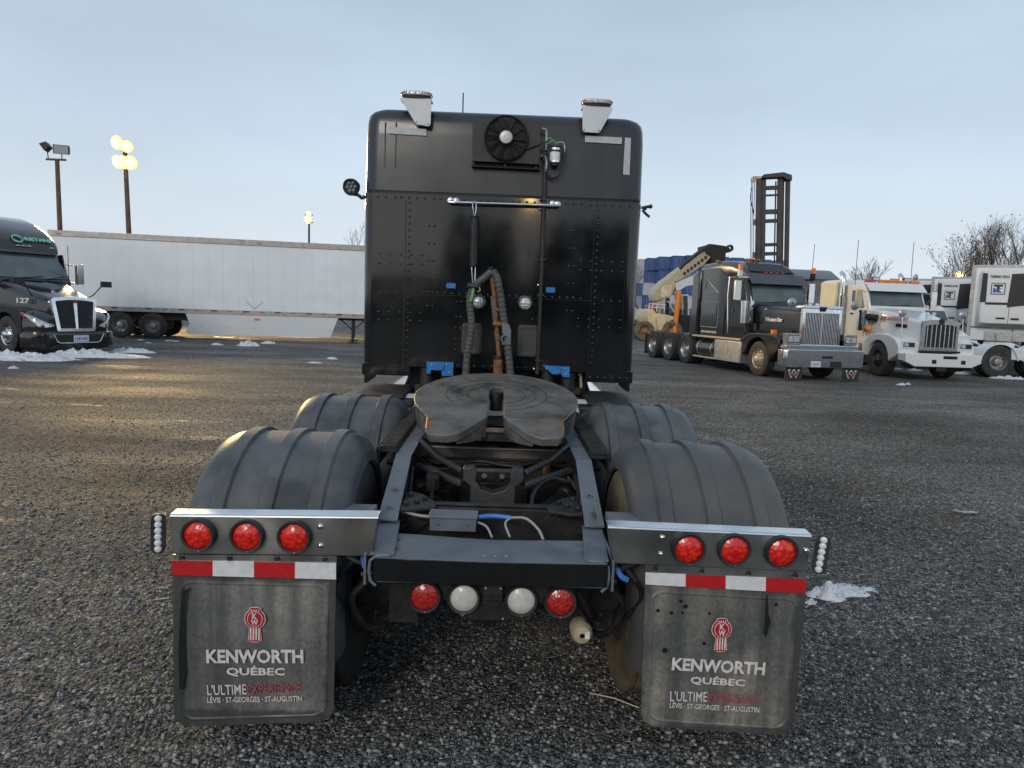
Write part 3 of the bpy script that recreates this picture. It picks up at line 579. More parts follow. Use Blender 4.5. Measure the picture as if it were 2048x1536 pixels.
# --- low lamp carrier
b = MB(); b.box(-.33, .34, .05, .062, .635, .745); b.prism([(-.13, .635), (.14, .635), (.10, .575), (.075, .56), (-.07, .56), (-.10, .585)], 'y', .05, .062); b.box(-.02, .055, .02, .05, .65, .725)
for x in (-.012, .047): b.ball((x, .018, .705), .007, 1, 8)
for x, z in ((-.10, .58), (.06, .568)): b.ball((x, .048, z), .006, 1, 8)
lc = b.build('lamp_carrier', [M['iron'], M['alu']], TR, .003)
def round_lamp(px, py, Y, r, m, parent, name='lamp', rim=1.22, dome=.016, rimm='rubber'):
    p = at(px, py, Y); b = MB()
    b.lathe([(0, r*rim), (-.020, r*rim), (-.026, r*(rim-.06)), (-.024, r*1.01), (-.014, r*1.0)], p, 'y', 32, 0)
    b.lathe([(-.015, r*1.005), (-.018, r*.9), (-.015-dome*.75, r*.6), (-.015-dome, r*.25), (-.015-dome*1.02, 1e-4)], p, 'y', 32, 1)
    b.ball((p.x+.004, p.y-.02, p.z-r*1.12), .006, 2, 8)
    return b.build(name, [M[rimm], M[m], M['alu']], parent, ang=45)
for px, py, m in ((850, 1190, 'redlens2'), (928, 1193, 'whitelens'), (1042, 1198, 'whitelens'), (1120, 1201, 'redlens2')):
    round_lamp(px, py, .045, .054, m, lc, 'signal_lamp' if m != 'whitelens' else 'reverse_lamp')
# --- small air tank below, dark valves
p = at(1160, 1253, .25); b = MB(); b.lathe([(-.09, .01), (-.085, .035), (-.07, .046), (.09, .046), (.11, .03)], p, 'y', 18); b.box(p.x+.012, p.x+.03, p.y-.092, p.y-.05, p.z-.012, p.z+.02, 1)
b.tube([p+Vector((.04, .0, -.05)), p+Vector((.055, 0, .02)), p+Vector((.03, 0, .06))], .005, 6, 2)
b.build('air_tank', [M['beige'], M['label'], M['iron']], TR)
for s in (-1, 1):
    b = MB()
    b.tube(spline([(s*.52, .12, .80), (s*.62, .1, .66), (s*.56, .2, .52), (s*.50, .3, .5)], 6), .012, 7); b.tube(spline([(s*.48, .1, .70), (s*.55, .12, .6), (s*.5, .2, .45), (s*.42, .3, .42)], 6), .014, 7)
    b.tube([(s*.50, .35, .55), (s*.50, .60, .55)], .08, 14); b.tube(spline([(s*.62, .10, .80), (s*.54, .08, .78), (s*.48, .05, .765)], 5), .009, 7)
    b.box(min(s*.30, s*.42), max(s*.30, s*.42), .25, .33, .45, .62); b.build('brake_hose', M['iron'], TR)
b = MB(); b.tube(spline([(.36, .08, .66), (.40, .12, .60), (.44, .2, .52), (.48, .22, .50)], 6), .012, 7); b.tube(spline([(.34, .08, .64), (.38, .14, .57), (.43, .22, .48)], 6), .01, 7)
b.build('lamp_cable', M['iron'], TR)
b = MB(); b.tube(spline([(.50, .06, .785), (.52, .04, .76), (.545, .04, .745)], 5), .012, 7); b.tube(spline([(-.50, .06, .80), (-.485, .03, .77), (-.46, .03, .745)], 5), .009, 7); b.build('blue_air_line', M['wireblue'], TR)

# --- wheels (two tyres each) and their barrel fenders
def wheel_mesh(R, w, rim, style):
    t = MB(); h = w/2; g = R*.022
    pr = [(-h*.80, rim), (-h*.97, rim*1.06), (-h, R*.74), (-h*.97, R*.90), (-h*.90, R*.975), (-h*.80, R)]
    for k in range(4):
        x = -h*.62+k*h*.413; pr += [(x-h*.05, R), (x-h*.04, R-g), (x+h*.04, R-g), (x+h*.05, R)]
    pr += [(h*.80, R), (h*.90, R*.975), (h*.97, R*.90), (h, R*.74), (h*.97, rim*1.06), (h*.80, rim)]
    t.lathe(pr, (0, 0, 0), 'x', 40); r = MB(); f = h*.9
    if style == 'steer': pr = [(-f, rim), (f, rim*1.03), (f+.012, rim), (f-.02, rim*.93), (f-.05, rim*.86), (f-.03, rim*.62), (f, rim*.55), (f+.02, rim*.40), (f+.07, rim*.33), (f+.085, rim*.2), (f+.085, 1e-3)]
    else: pr = [(-f, rim), (f, rim*1.03), (f+.012, rim), (f-.03, rim*.92), (f-.15, rim*.84), (f-.165, rim*.62), (f-.16, rim*.5), (f-.05, rim*.46), (f-.01, rim*.38), (f, rim*.25), (f, 1e-3)]
    r.lathe(pr, (0, 0, 0), 'x', 32)
    zx = f-.03 if style == 'steer' else f-.16
    for k in range(10):
        a = 2*math.pi*k/10; r.cyl((zx, math.cos(a)*rim*.68, math.sin(a)*rim*.68), (zx+.035, math.cos(a)*rim*.68, math.sin(a)*rim*.68), .016, 6, 1)
        a += math.pi/10; r.cyl((zx-.02, math.cos(a)*rim*.78, math.sin(a)*rim*.78), (zx+(.018 if style == 'steer' else .012), math.cos(a)*rim*.80, math.sin(a)*rim*.80), .022, 8, 2)
    return t, r
WC = {}
def wheel(parent, x, y, side, R=.52, w=.28, rim=.29, style='drive', tm='tyre', rm='alu', hub='alu'):
    key = (R, w, rim, style, tm, rm)
    if key not in WC:
        t, r = wheel_mesh(R, w, rim, style); o = t.build('wheel', M[tm]); q = r.build('rim', [M[rm], M[hub], M['seam']], None); q.parent = o; WC[key] = o
    else:
        o = copy_tree(WC[key])
    o.parent = parent; o.location = (x, y, R); o.rotation_euler = (0, 0, 0 if side > 0 else math.pi)
    return o
for s in (-1, 1):
    for y in (.68, 2.05):
        wheel(TR, s*1.07, y, s, tm='tyred' if (s > 0 and y < 1) else 'tyre'); wheel(TR, s*.74, y, s, tm='tyred' if (s > 0 and y < 1) else 'tyre')
for s in (-1, 1): wheel(TR, s*1.03, 7.1, s, style='steer', rm='chrome')
def fender(s, yc, md):
    b = MB(); zc = .545; R = .625
    pr = [(.592, .50), (.596, .535), (.606, .57), (.625, .598), (.652, .616), (.68, R)]
    for rx in (.690, .888, 1.085):
        pr += [(rx, R), (rx+.008, R+.016), (rx+.062, R+.016), (rx+.070, R+.002), (rx+.085, R)]
    pr += [(1.205, .617), (1.24, .598), (1.258, .57), (1.266, .53)]
    rings = []; NA = 44
    for x, r in pr:
        rings.append([Vector((s*x, yc-r*math.cos(rad(-22+(224)*i/NA)), zc+r*math.sin(rad(-22+224*i/NA)))) for i in range(NA+1)])
    b.loft(rings, 0, False, False)
    inner = []
    for x, r in pr[::-1]:
        r2 = r-.012; x2 = min(max(x, .604), 1.254)
        inner.append([Vector((s*x2, yc-r2*math.cos(rad(-22+224*i/NA)), zc+r2*math.sin(rad(-22+224*i/NA)))) for i in range(NA+1)])
    b.loft([rings[-1]]+inner+[rings[0]], 0, False, False)
    for rx in (.722, .92, 1.11):
        a = rad(16); b.ball((s*rx, yc-(R+.013)*math.cos(a), zc+(R+.013)*math.sin(a)), .008, 1, 8, (1, .5, 1))
    return b.build('wheel_fender', [M[md], M['seam']], TR, ang=32)
fender(-1, .68, 'fender'); fender(1, .68, 'fenderd'); fender(-1, 2.05, 'fender'); fender(1, 2.05, 'fender')
for s in (-1, 1):
    for y in (1.30, 2.0): MB().tube([(s*.495, y, .90), (s*.60, y, .91)], .016, 10).build('fender_bracket', M['iron'], TR)
    MB().box(min(s*.49, s*.62), max(s*.49, s*.62), .22, .34, .90, .935).build('fender_bracket', M['frame'], TR, .004)
# --- stainless lamp panels with three round lamps, rivets, tape and flaps
def lamp_panel(s, P, lamps, bolts):
    # P: outer-top, inner-top, inner-bottom, outer-bottom photo points at the panel plane
    A = [at(*p, 0) for p in P]; b = MB()
    n = Vector((0, 1, 0))
    b.add(A+[A[0]+n*.055, A[1]+n*.055, A[2]+n*.055, A[3]+n*.055], [(0, 1, 2, 3), (1, 5, 6, 2), (0, 3, 7, 4), (3, 2, 6, 7), (4, 7, 6, 5)], 0)
    u = Vector((0, 0, .006)); b.add([A[0]+u*.2, A[1]+u*.2, A[1]+n*.060+u, A[0]+n*.060+u, A[0]-u*1.2-n*.002, A[1]-u*1.2-n*.002], [(0, 1, 2, 3), (0, 4, 5, 1)], 1)
    for p in bolts: q = at(*p, 0); b.ball(q, .0125, 2, 12, (1, .8, 1))
    o = b.build('lamp_panel', [M['inox'], M['bright'], M['chrome']], TR, .004, ang=30)
    for p in lamps: round_lamp(*p, -.002, .053, 'redlens', o, 'tail_lamp')
    return o
lamp_panel(-1, [(340, 1029), (757, 1033), (744, 1113), (343, 1108)], [(399, 1068), (496, 1070), (590, 1072)], [(641, 1053), (641, 1091)])
lamp_panel(1, [(1623, 1070), (1216, 1052), (1226, 1127), (1615, 1144)], [(1376, 1096), (1467, 1098), (1561, 1102)], [(1325, 1075), (1322, 1108), (1612, 1101)])
def mud_flap(s, C, m, tape, hang, emb, words):
    # C: top-left, top-right, bottom-right, bottom-left photo points of the rubber sheet
    tl, tr, br, bl = [at(*p, .02) for p in C]; b = MB()
    def Q(u, v): return tl.lerp(tr, u).lerp(bl.lerp(br, u), v)+Vector((0, -.012*math.sin(v*2.6), 0))
    def outline(mg, rr, rt):
        pts = []
        for (cu, cv, a, r) in ((1-mg-rt, mg+rt, 0, rt), (mg+rt, mg+rt, 90, rt), (mg+rr, 1-mg-rr, 180, rr), (1-mg-rr, 1-mg-rr, 270, rr)):
            for i in range(7):
                t = rad(a+15*i); pts.append((cu+r*math.cos(t), cv-r*math.sin(t)))
        return pts
    o = outline(0, .10, .005); F = [Q(*p) for p in o]; n = len(F)
    # rubber sheet as a grid clipped to the rounded outline
    NR = 12; rings = []
    for k in range(NR+1):
        f = 1-k/NR*.985; rings.append([Q(.5+(u-.5)*f, .5+(v-.5)*f) for u, v in o])
    b.loft([[p+Vector((0, .012, 0)) for p in F], F]+rings[1:], 0, True, True)
    i1 = outline(.045, .09, .07); i2 = outline(.052, .085, .065); d = Vector((0, -.0035, 0))
    b.loft([[Q(*p) for p in outline(.038, .095, .075)], [Q(*p)+d for p in i1], [Q(*p)+d for p in i2], [Q(*p) for p in outline(.06, .08, .06)]], 0, False, True)
    fl = b.build('mud_flap', [m], TR, ang=30)
    # hanger strip with bolts, then four blocks of tape
    b = MB(); H = [at(*p, .006) for p in hang]; b.slab([H[0], H[1], H[2], H[3]], .006, 0, (0, 1, 0))
    for k in range(4): q = H[0].lerp(H[1], .06+k*.29).lerp(H[3].lerp(H[2], .06+k*.29), .42); b.cyl(q, q+Vector((0, -.012, 0)), .0085, 6, 1); b.torus(q, .012, .002, 'y', 14, 5, 0)
    b.build('flap_hanger', [M['inox'], M['iron']], TR)
    T = [at(*p, .002) for p in tape]; red = (s < 0)
    for k in range(4):
        a, c = k/4, (k+1)/4; P = [T[0].lerp(T[1], a), T[0].lerp(T[1], c), T[3].lerp(T[2], c), T[3].lerp(T[2], a)]
        if red: P[0] += Vector((0, 0, -.002)); P[1] += Vector((0, 0, -.002))
        MB().slab(P, .003, 0, (0, 1, 0)).build('reflective_tape', M['taper' if red else 'tapew'], TR); red = not red
    # emblem and lettering printed on the rubber
    YB = .0015; ec = at(*emb[:2], YB); k = emb[2]; tilt = emb[3]; YF = YB
    ex = Vector((math.cos(tilt), 0, -math.sin(tilt))); ez = Vector((math.sin(tilt), 0, math.cos(tilt)))
    def E(u, v, lift=0): return ec+ex*(u*k)+ez*(v*k)+Vector((0, -lift, 0))
    def silhouette(g):
        pts = []
        for i in range(19): a = rad(-58+i*(58+55)/18); pts.append((math.cos(a)*(.235+g), .14+math.sin(a)*(.235+g)))
        pts += [(.125+g, .40+g*.5), (.06, .42+g), (-.06, .42+g), (-.125-g, .40+g*.5)]
        for i in range(19): a = rad(125+i*(58+55)/18); pts.append((math.cos(a)*(.235+g), .14+math.sin(a)*(.235+g)))
        pts += [(-.145-g, -.40), (-.07, -.425-g), (.07, -.425-g), (.145+g, -.40)]
        return pts
    bm_ = MB(); bm_.slab([E(u, v) for u, v in silhouette(.018)], .001, 1, (0, -1, 0)); bm_.slab([E(u, v, .0012) for u, v in silhouette(0)], .001, 0, (0, -1, 0))
    for (R, mi, lf) in ((.195, 1, .0024), (.178, 0, .0036)):
        bm_.slab([E(R*.94*math.cos(rad(i*12)), .14+R*math.sin(rad(i*12)), lf) for i in range(30)], .001, mi, (0, -1, 0))
    for i in range(4): u = -.098+i*.0655; bm_.slab([E(u-.014, -.385, .0024), (E(u+.020, -.385, .0024)), E(u+.020, -.07, .0024), E(u-.014, -.07, .0024)], .001, 1, (0, -1, 0))
    for i in range(4): u = -.087+i*.058; bm_.slab([E(u-.014, .335, .0024), E(u+.014, .335, .0024), E(u+.012, .378, .0024), E(u-.012, .378, .0024)], .001, 1, (0, -1, 0))
    em = bm_.build('emblem', [M['txtr2'], M['txtw']], fl)
    text('emblem_letter', 'K', M['txtw'], E(-.06, .155, .006), E(.065, .155, .006), .135*k, fl, ez, .03); text('emblem_letter', 'W', M['txtw'], E(-.085, -.005, .006), E(.085, -.005, .006), .135*k, fl, ez, .03)
    for (w, p0, p1, h, mt, bo) in words: text('lettering', w, M[mt], at(*p0, YB), at(*p1, YB), h, fl, ez, bo)
    return fl
M['txtr2'] = mat('red_emblem', (.40, .014, .03), .5, 0, .15, 40)
mud_flap(-1, [(345, 1148), (672, 1158), (668, 1441), (350, 1452)], M['flapL'],
         [(343, 1120), (672, 1126), (672, 1159), (343, 1150)], [(345, 1109), (673, 1112), (673, 1128), (345, 1122)],
         (510, 1249, .163, rad(.5)),
         [('KENWORTH', (413, 1325), (607, 1325), .0505, 'txtw', .034), ('QUÉBEC', (453, 1349.5), (570, 1350), .028, 'txtw', .03),
          ("L'ULTIME", (415, 1390), (493, 1388), .040, 'txtw', .008), ('EXPÉRIENCE', (495, 1388), (603, 1383), .038, 'txtrf', .01),
          ('LÉVIS · ST-GEORGES · ST-AUGUSTIN', (415, 1405.5), (604, 1402), .0215, 'txtw', .012)])
mud_flap(1, [(1290, 1168), (1612, 1186), (1584, 1470), (1280, 1450)], M['flapR'],
         [(1291, 1145), (1612, 1158), (1611, 1187), (1291, 1169)], [(1291, 1128), (1612, 1143), (1612, 1160), (1291, 1147)],
         (1442.5, 1269.5, .158, rad(-.6)),
         [('KENWORTH', (1343, 1339), (1529, 1349), .0475, 'txtw', .034), ('QUÉBEC', (1380, 1366), (1489, 1372), .026, 'txtw', .03),
          ("L'ULTIME", (1340, 1402), (1414, 1403), .040, 'txtw', .004), ('EXPÉRIENCE', (1415, 1404), (1519, 1408), .036, 'txtrf', .01),
          ('LÉVIS · ST-GEORGES · ST-AUGUSTIN', (1339, 1415), (1518, 1425), .0205, 'txtw', .008)])
M['wetdark'] = mat('wet_black_rubber', (.016, .017, .018), .25)
FL = [o for o in TR.children if o.name.startswith('mud_flap')]
def drip(fl, P): MB().slab([at(x, y, .0012) for x, y in P], .0006, 0, (0, -1, 0)).build('water_streak', M['wetdark'], fl)
drip(FL[1], [(1532, 1190), (1535, 1190), (1537, 1228), (1542, 1244), (1536, 1262), (1532, 1276), (1527, 1266), (1530, 1240)])
drip(FL[0], [(366, 1182), (384, 1172), (372, 1186), (368, 1240), (369, 1300), (372, 1345), (366, 1380), (359, 1378), (357, 1300), (361, 1220)])
for x, y, r in ((1362, 1202, 4), (1371, 1213, 5), (1316, 1221, 4), (1343, 1226, 4), (1365, 1226, 3), (1419, 1227, 3), (1552, 1209, 4), (1408, 1287, 4), (1330, 1301, 6)):
    drip(FL[1], [(x+r*math.cos(a_*.785), y+r*.9*math.sin(a_*.785)) for a_ in range(8)])
# wet streaks and splashes are in the flap material. LED work lamps at the ends of the panels
def led_bar(px, py, h, rz, tilt):
    p = at(px, py, .03); o = MB(); hw, hh, dp = .021, h/2, .05
    o.loft([[Vector((x, y, z)) for x, z in rrect(hw*1.25, -hh*1.04, hh*1.04, hw*1.1, 5)] for y in (-.012, .006)], 0)
    for k in range(13): z = -hh*.85+k*hh*1.7/12; o.box(-hw*1.1, hw*1.1, .006, .045, z-.0022, z+.0022, 0)
    o.box(-.006, .006, .04, .055, -.02, .02, 0)
    for k in range(6): o.ball((0, -.012, -hh*.80+k*hh*1.6/5), hw*.66, 1, 12, (1, .5, 1))
    return o.build('work_lamp', [M['rubber'], M['led']], TR, loc=p, rot=(0, tilt, rz))
led_bar(317, 1066, .150, rad(18), rad(1)); led_bar(1642, 1108, .150, rad(-22), rad(5))

# --- things bolted to the back of the sleeper
Yb = CY-.001
def PX(x, y, dy=0): return at(x, y, Yb-dy)
b = MB(); A = [PX(945, 322, .10), PX(1079, 329, .10), PX(1081, 243, .10), PX(945, 236, .10)]
b.slab(A, .10, 0, (0, 1, 0)); q = [PX(943, 333, .05), PX(1080, 340, .05), PX(1079, 330, .05), PX(944, 322, .05)]; b.slab(q, .05, 1, (0, 1, 0))
for p in ((948, 326), (1010, 331), (1072, 335)): b.ball(PX(*p, .052), .008, 2, 8)
for p in ((977, 256), (1048, 258), (975, 298), (1047, 300)): b.ball(PX(*p, .102), .008, 2, 8)
fan = b.build('cooling_unit', [M['rubber'], M['seam'], M['alu']], TR, .004)
c = PX(1012, 277, .10); b = MB(); b.lathe([(0, .172), (-.03, .172), (-.035, .165), (-.03, .158), (-.002, .158)], c, 'y', 40)
for k in range(12): b.torus(c+Vector((0, -.034, 0)), .05+k*.0095, .0014, 'y', 40, 4)
for k in range(18): a = rad(k*20); b.tube([c+Vector((.04*math.cos(a), -.036, .04*math.sin(a))), c+Vector((.165*math.cos(a+.25), -.034, .165*math.sin(a+.25)))], .0018, 4)
b.build('fan_guard', M['seam'], fan)
b = MB()
for k in range(10):
    a = rad(k*36); e1 = Vector((math.cos(a), 0, math.sin(a))); e2 = Vector((-math.sin(a), 0, math.cos(a)))
    P = [c+e1*.05+e2*.012+Vector((0, -.006, 0)), c+e1*.15+e2*.03+Vector((0, -.003, 0)), c+e1*.152-e2*.02+Vector((0, -.02, 0)), c+e1*.05-e2*.012+Vector((0, -.02, 0))]; b.slab(P, .003)
b.build('fan_blade', M['rubber'], fan)
b = MB(); b.lathe([(0, .052), (-.045, .052), (-.052, .045), (-.054, .02), (-.056, .02), (-.056, 1e-4)], c+Vector((0, -.005, 0)), 'y', 24); b.build('fan_motor', M['alu'], fan, ang=30)
# receiver bottle and its plumbing
c = PX(1110, 310, .06); b = MB()
for z0, z1, r, mi in ((-.085, -.06, .034, 3), (-.06, -.045, .041, 2), (-.045, .02, .041, 1), (.02, .035, .042, 0), (.035, .05, .042, 2), (.05, .062, .036, 0)): b.tube([c+Vector((0, 0, z0)), c+Vector((0, 0, z1))], r, 18, mi)
b.box(c.x-.045, c.x+.045, c.y+.03, c.y+.06, c.z-.04, c.z+.03, 0)
b.build('receiver_bottle', [M['rubber'], M['label'], M['bright'], M['seam']], TR)
b = MB()
def pt(L_, dy): return spline([PX(x, y, dy) for x, y in L_], 6)
b.tube(pt([(1090, 300), (1090, 350), (1088, 420), (1084, 520), (1081, 600), (1077, 690), (1074, 748)], .03), .017, 8)
b.tube(pt([(1127, 297), (1129, 320), (1120, 345), (1107, 356), (1096, 350), (1092, 338)], .05), .009, 7); b.tube(pt([(1050, 300), (1075, 290), (1098, 283)], .11), .006, 6)
b.tube(pt([(1083, 258), (1091, 259), (1093, 270), (1092, 300)], .05), .009, 7, 1); b.tube(pt([(1081, 312), (1090, 313), (1093, 325), (1092, 342)], .05), .008, 7, 1); b.tube(pt([(1112, 287), (1124, 285), (1129, 292), (1128, 308)], .05), .008, 7, 1)
b.tube(pt([(1090, 284), (1100, 276), (1108, 284), (1112, 290)], .07), .005, 6, 2); b.tube(pt([(1092, 290), (1102, 283), (1112, 283)], .075), .005, 6, 2); b.tube(pt([(1076, 300), (1086, 305), (1088, 322)], .06), .007, 6)
for p in ((1086, 400), (1083, 520), (1080, 590), (1075, 720)): b.box(PX(*p).x-.022, PX(*p).x+.03, Yb-.05, Yb, PX(*p).z-.008, PX(*p).z+.008, 0)
for p in ((1077, 570), (1081, 418), (1068, 738)): b.ball(PX(*p, .02), .011, 3, 8)
b.build('conduit', [M['rubber'], M['alu'], M['green'], M['bright']], TR)
# chrome grab bar and the tube spring hanging from it
b = MB(); L_ = PX(906, 403, .055); R_ = PX(1110, 411, .055)
b.tube(spline([PX(905, 402), L_+Vector((.004, .02, 0)), L_+Vector((.03, 0, -.006)), R_+Vector((-.03, 0, 0)), R_+Vector((-.004, .02, 0)), PX(1111, 409)], 6), .0125, 12)
for p in ((901, 401), (912, 402), (1105, 408), (1115, 409)): c = PX(*p); b.lathe([(0, .026), (-.008, .026), (-.012, .02), (-.013, 1e-4)], c, 'y', 18)
b.build('grab_bar', M['chrome'], TR)
b = MB(); t0, t1 = PX(949, 436, .075), PX(947, 530, .075); b.tube([t0, t1], .031, 14, 0); b.box(t0.x-.004, t0.x+.012, t0.y-.034, t0.y-.03, t1.z+.03, t0.z-.05, 2)
for z in (t0.z+.004, t1.z-.012): b.tube([(t0.x, t0.y, z), (t0.x, t0.y, z+.01)], .033, 14, 2)
for (ya, yb, xx) in ((404, 434, 949), (531, 575, 947)):
    a, e_ = PX(xx, ya, .075), PX(xx, yb, .075); m_ = (a+e_)/2
    for s in (-1, 1): b.tube(spline([a+Vector((s*.002, 0, .01)), a+Vector((s*.014, 0, -.02)), e_+Vector((s*.008, 0, .03)), e_+Vector((0, 0, 0))], 5), .0035, 6, 1)
b.build('hose_tender', [M['rubber'], M['chrome'], M['seam']], TR)
# rusty stanchion, coiled lines and coupling holder
Yp = 2.98
def PP(x, y, dy=0): return at(x, y, Yp-dy)
b = MB(); b.tube([PP(982, 537), PP(984, 556), PP(990, 600), PP(994, 660), PP(998, 715)], .0185, 10, 0); b.tube([PP(981, 534), PP(982.5, 549)], .022, 8, 2)
b.tube([PP(986, 592), PP(992, 650)], .024, 10, 1); b.tube([PP(996, 712), PP(996, 760)], .038, 14, 0); b.tube([PP(996, 712), PP(996, 718)], .041, 14, 2)
b.tube([PP(984, 617, .01), PP(998, 620, .02)], .012, 8, 1); b.tube([PP(986, 648, .02), PP(1008, 648, .02)], .02, 10, 0); b.tube([PP(993, 662), PP(996, 680)], .024, 10, 1)
b.build('hose_stanchion', [M['rust'], M['rustb'], M['iron']], TR)
def coil(L_, r, dy=.02):
    pts = spline([PP(x, y, dy) for x, y in L_], 12); rs = [r*(1.0 if (i//2) % 2 else .90) for i in range(len(pts))]; return pts, rs
b = MB()
for L_, r in (([(983, 543), (968, 556), (950, 571), (941, 590), (940, 615), (943, 640), (942, 665), (938, 690), (934, 715), (931, 755)], .031), ([(985, 541), (994, 556), (1000, 585), (1004, 615), (1008, 642), (1013, 668), (1016, 700), (1019, 730), (1021, 758)], .032)):
    b.tube(*coil(L_, r), 10)
b.tube(spline([PP(947, 575, .05), PP(945, 590, .06), PP(941, 603, .06)], 4), .012, 7, 2)
b.tube(spline([PP(937, 571, .03), PP(950, 573, .05), PP(958, 572, .03)], 4), .022, 9, 1); b.tube(spline([PP(957, 572, .05), PP(960, 580, .05), PP(955, 584, .05)], 4), .005, 6, 3)
b.build('air_hose', [M['hose'], M['rubber'], M['green'], M['beige']], TR)
b = MB(); g = [PP(1004, 646, .06), PP(1018, 649, .06), PP(1022, 660, .06), PP(1022, 690, .06), PP(1004, 690, .06), PP(1003, 686, .06), PP(1012, 684, .06), PP(1013, 672, .06), PP(1004, 668, .06)]
b.slab(g, .03, 0, (0, 1, 0)); b.torus(PP(1010, 678, .06), .028, .008, 'y', 18, 6, 0); b.build('coupling_holder', M['frame'], TR, .004)
# two chrome work lights, two rubber pads, blue tags and brackets, silver strips
for p in ((957, 604), (1050, 606)):
    c = PX(*p); b = MB(); b.lathe([(0, .062), (-.02, .062), (-.03, .055), (-.03, .047), (-.018, .045)], c, 'y', 32, 0); b.lathe([(-.018, .046), (-.03, .035), (-.036, .015), (-.037, 1e-4)], c, 'y', 32, 1)
    for k in range(6): a = rad(k*60); b.ball(c+Vector((.026*math.cos(a), -.03, .026*math.sin(a))), .008, 0, 8)
    b.build('cargo_lamp', [M['chrome'], M['lens']], TR)
for (x0, y0, x1, y1) in ((924, 645, 963, 710), (1035, 649, 1075, 715)):
    c0, c1 = PX(x0, y0), PX(x1, y1); hw = (c1.x-c0.x)/2; cx = (c0.x+c1.x)/2; b = MB(); rr = []
    for y, ins in ((Yb, 0), (Yb-.018, 0), (Yb-.028, .008), (Yb-.030, .022), (Yb-.026, .030), (Yb-.026, .05)): rr.append([Vector((a, y, z)) for a, z in rrect(hw-ins, c1.z+ins, c0.z-ins, max(.004, .028-ins*.5), 5, cx)])
    b.loft(rr); b.build('rubber_pad', M['pad'], TR, ang=50)
for p in ((902, 571.5), (1101, 580)):
    c = PX(*p); b = MB(); b.box(c.x-.037, c.x+.037, Yb-.006, Yb, c.z-.021, c.z+.021)
    for s in (-1, 1): b.ball(c+Vector((s*.026, -.007, 0)), .005, 1, 8)
    b.build('blue_tag', [M['blue'], M['alu']], TR, .003)
for (O, holes) in (([(853, 724), (907, 725), (906, 752), (884, 752), (882, 741), (862, 740), (861, 748), (853, 747)], ((863, 731), (893, 730), (898, 745))), ([(1085, 731), (1140, 734), (1139, 755), (1125, 754), (1122, 747), (1114, 750), (1105, 749)], ((1092, 737), (1130, 738), (1131, 749)))):
    b = MB(); P = [PX(x, y, .05) for x, y in O]; b.slab(P, .05, 0, (0, 1, 0))
    for h in holes: b.ball(PX(*h, .052), .009, 1, 8)
    b.tube([PX((O[0][0]+O[2][0])/2-8, O[0][1]+16, .058), PX((O[0][0]+O[2][0])/2+6, O[0][1]+15, .058), PX((O[0][0]+O[2][0])/2+8, O[0][1]+4, .058)], .007, 6, 0)
    b.build('cab_mount', [M['blue'], M['alu']], TR, .004)
b = MB()
for p, sx in (((878, 760), 1), ((1118, 764), 1)):
    c = PX(*p, -.05); b.tube([c+Vector((-.10, 0, -.05)), c+Vector((-.10, 0, .10))], .055, 14); b.tube([c+Vector((.07, 0, -.05)), c+Vector((.07, 0, .08))], .06, 14); b.box(c.x-.2, c.x+.18, c.y, c.y+.06, c.z-.10, c.z-.04)
b.box(-.75, .75, CY+.25, CY+.3, 1.0, 1.3); b.build('cab_suspension', M['iron'], TR)
b = MB(); b.tube(spline([PX(1156, 748, -.1), PX(1161, 750, -.1), PX(1162, 760, -.1), PX(1162, 775, -.1)], 5), .012, 8); b.build('drain_pipe', M['beige'], TR)
for P in ([(779, 267), (853, 271.5), (853, 258), (779, 254)], [(1170, 284), (1243, 288), (1244, 275), (1170, 271)], [(1246, 349), (1259, 350), (1262, 276), (1250, 275)]):
    MB().slab([PX(*p, .0025) for p in P], .004, 0, (0, 1, 0)).build('reflective_strip', M['refl'], TR)
for O, lx in (([(800, 197), (863, 199), (861, 250), (857, 253), (833, 248), (829, 244), (810, 212)], 834), ([(1165, 212), (1225, 216), (1224, 222), (1202, 261), (1197, 266), (1168, 264), (1165, 260)], 1194)):
    b = MB(); P = [PX(x, y, .045) for x, y in O]; b.slab(P, .006, 0, (0, 1, 0)); a, e_ = P[0], P[1]; b.slab([a, e_, e_+Vector((0, .14, .0)), a+Vector((0, .14, 0))], .006, 0, (0, 0, 1))
    z = P[-2] if lx < 1000 else P[-2]
    lo = [P[3], P[4]] if lx < 1000 else [P[4], P[5]]
    for q in lo: b.ball(q+Vector((0, -.003, .018)), .006, 1, 8)
    b.box(min(p.x for p in lo), max(p.x for p in lo), Yb-.045, Yb, min(p.z for p in lo)+.01, min(p.z for p in lo)+.016, 0)
    br = b.build('beacon_bracket', [M['whiteb'], M['alu']], TR, .002)
    c = (a+e_)/2+Vector((0, .06, .008)); b = MB()
    ring = lambda z, k, mi=0: [Vector((c.x+math.copysign(abs(math.cos(t))**.5, math.cos(t))*.115*k, c.y+math.copysign(abs(math.sin(t))**.5, math.sin(t))*.075*k, c.z+z)) for t in [2*math.pi*i/36 for i in range(36)]]
    b.loft([ring(0, .92), ring(.022, .92)], 1); b.loft([ring(.022, 1.0), ring(.028, 1.03), ring(.045, 1.03), ring(.053, .97), ring(.055, .6)], 0)
    for i in range(36):
        t = 2*math.pi*i/36; q = ring(.037, 1.035)[i]; b.ball(q, .006, 2, 6)
    b.build('beacon', [M['lens'], M['seam'], M['amber']], br)
b = MB(); c = at(926, 216, 3.6); b.tube([c-Vector((0, 0, .12)), at(926.5, 186, 3.6)], .006, 6); b.build('antenna', M['rubber'], TR)
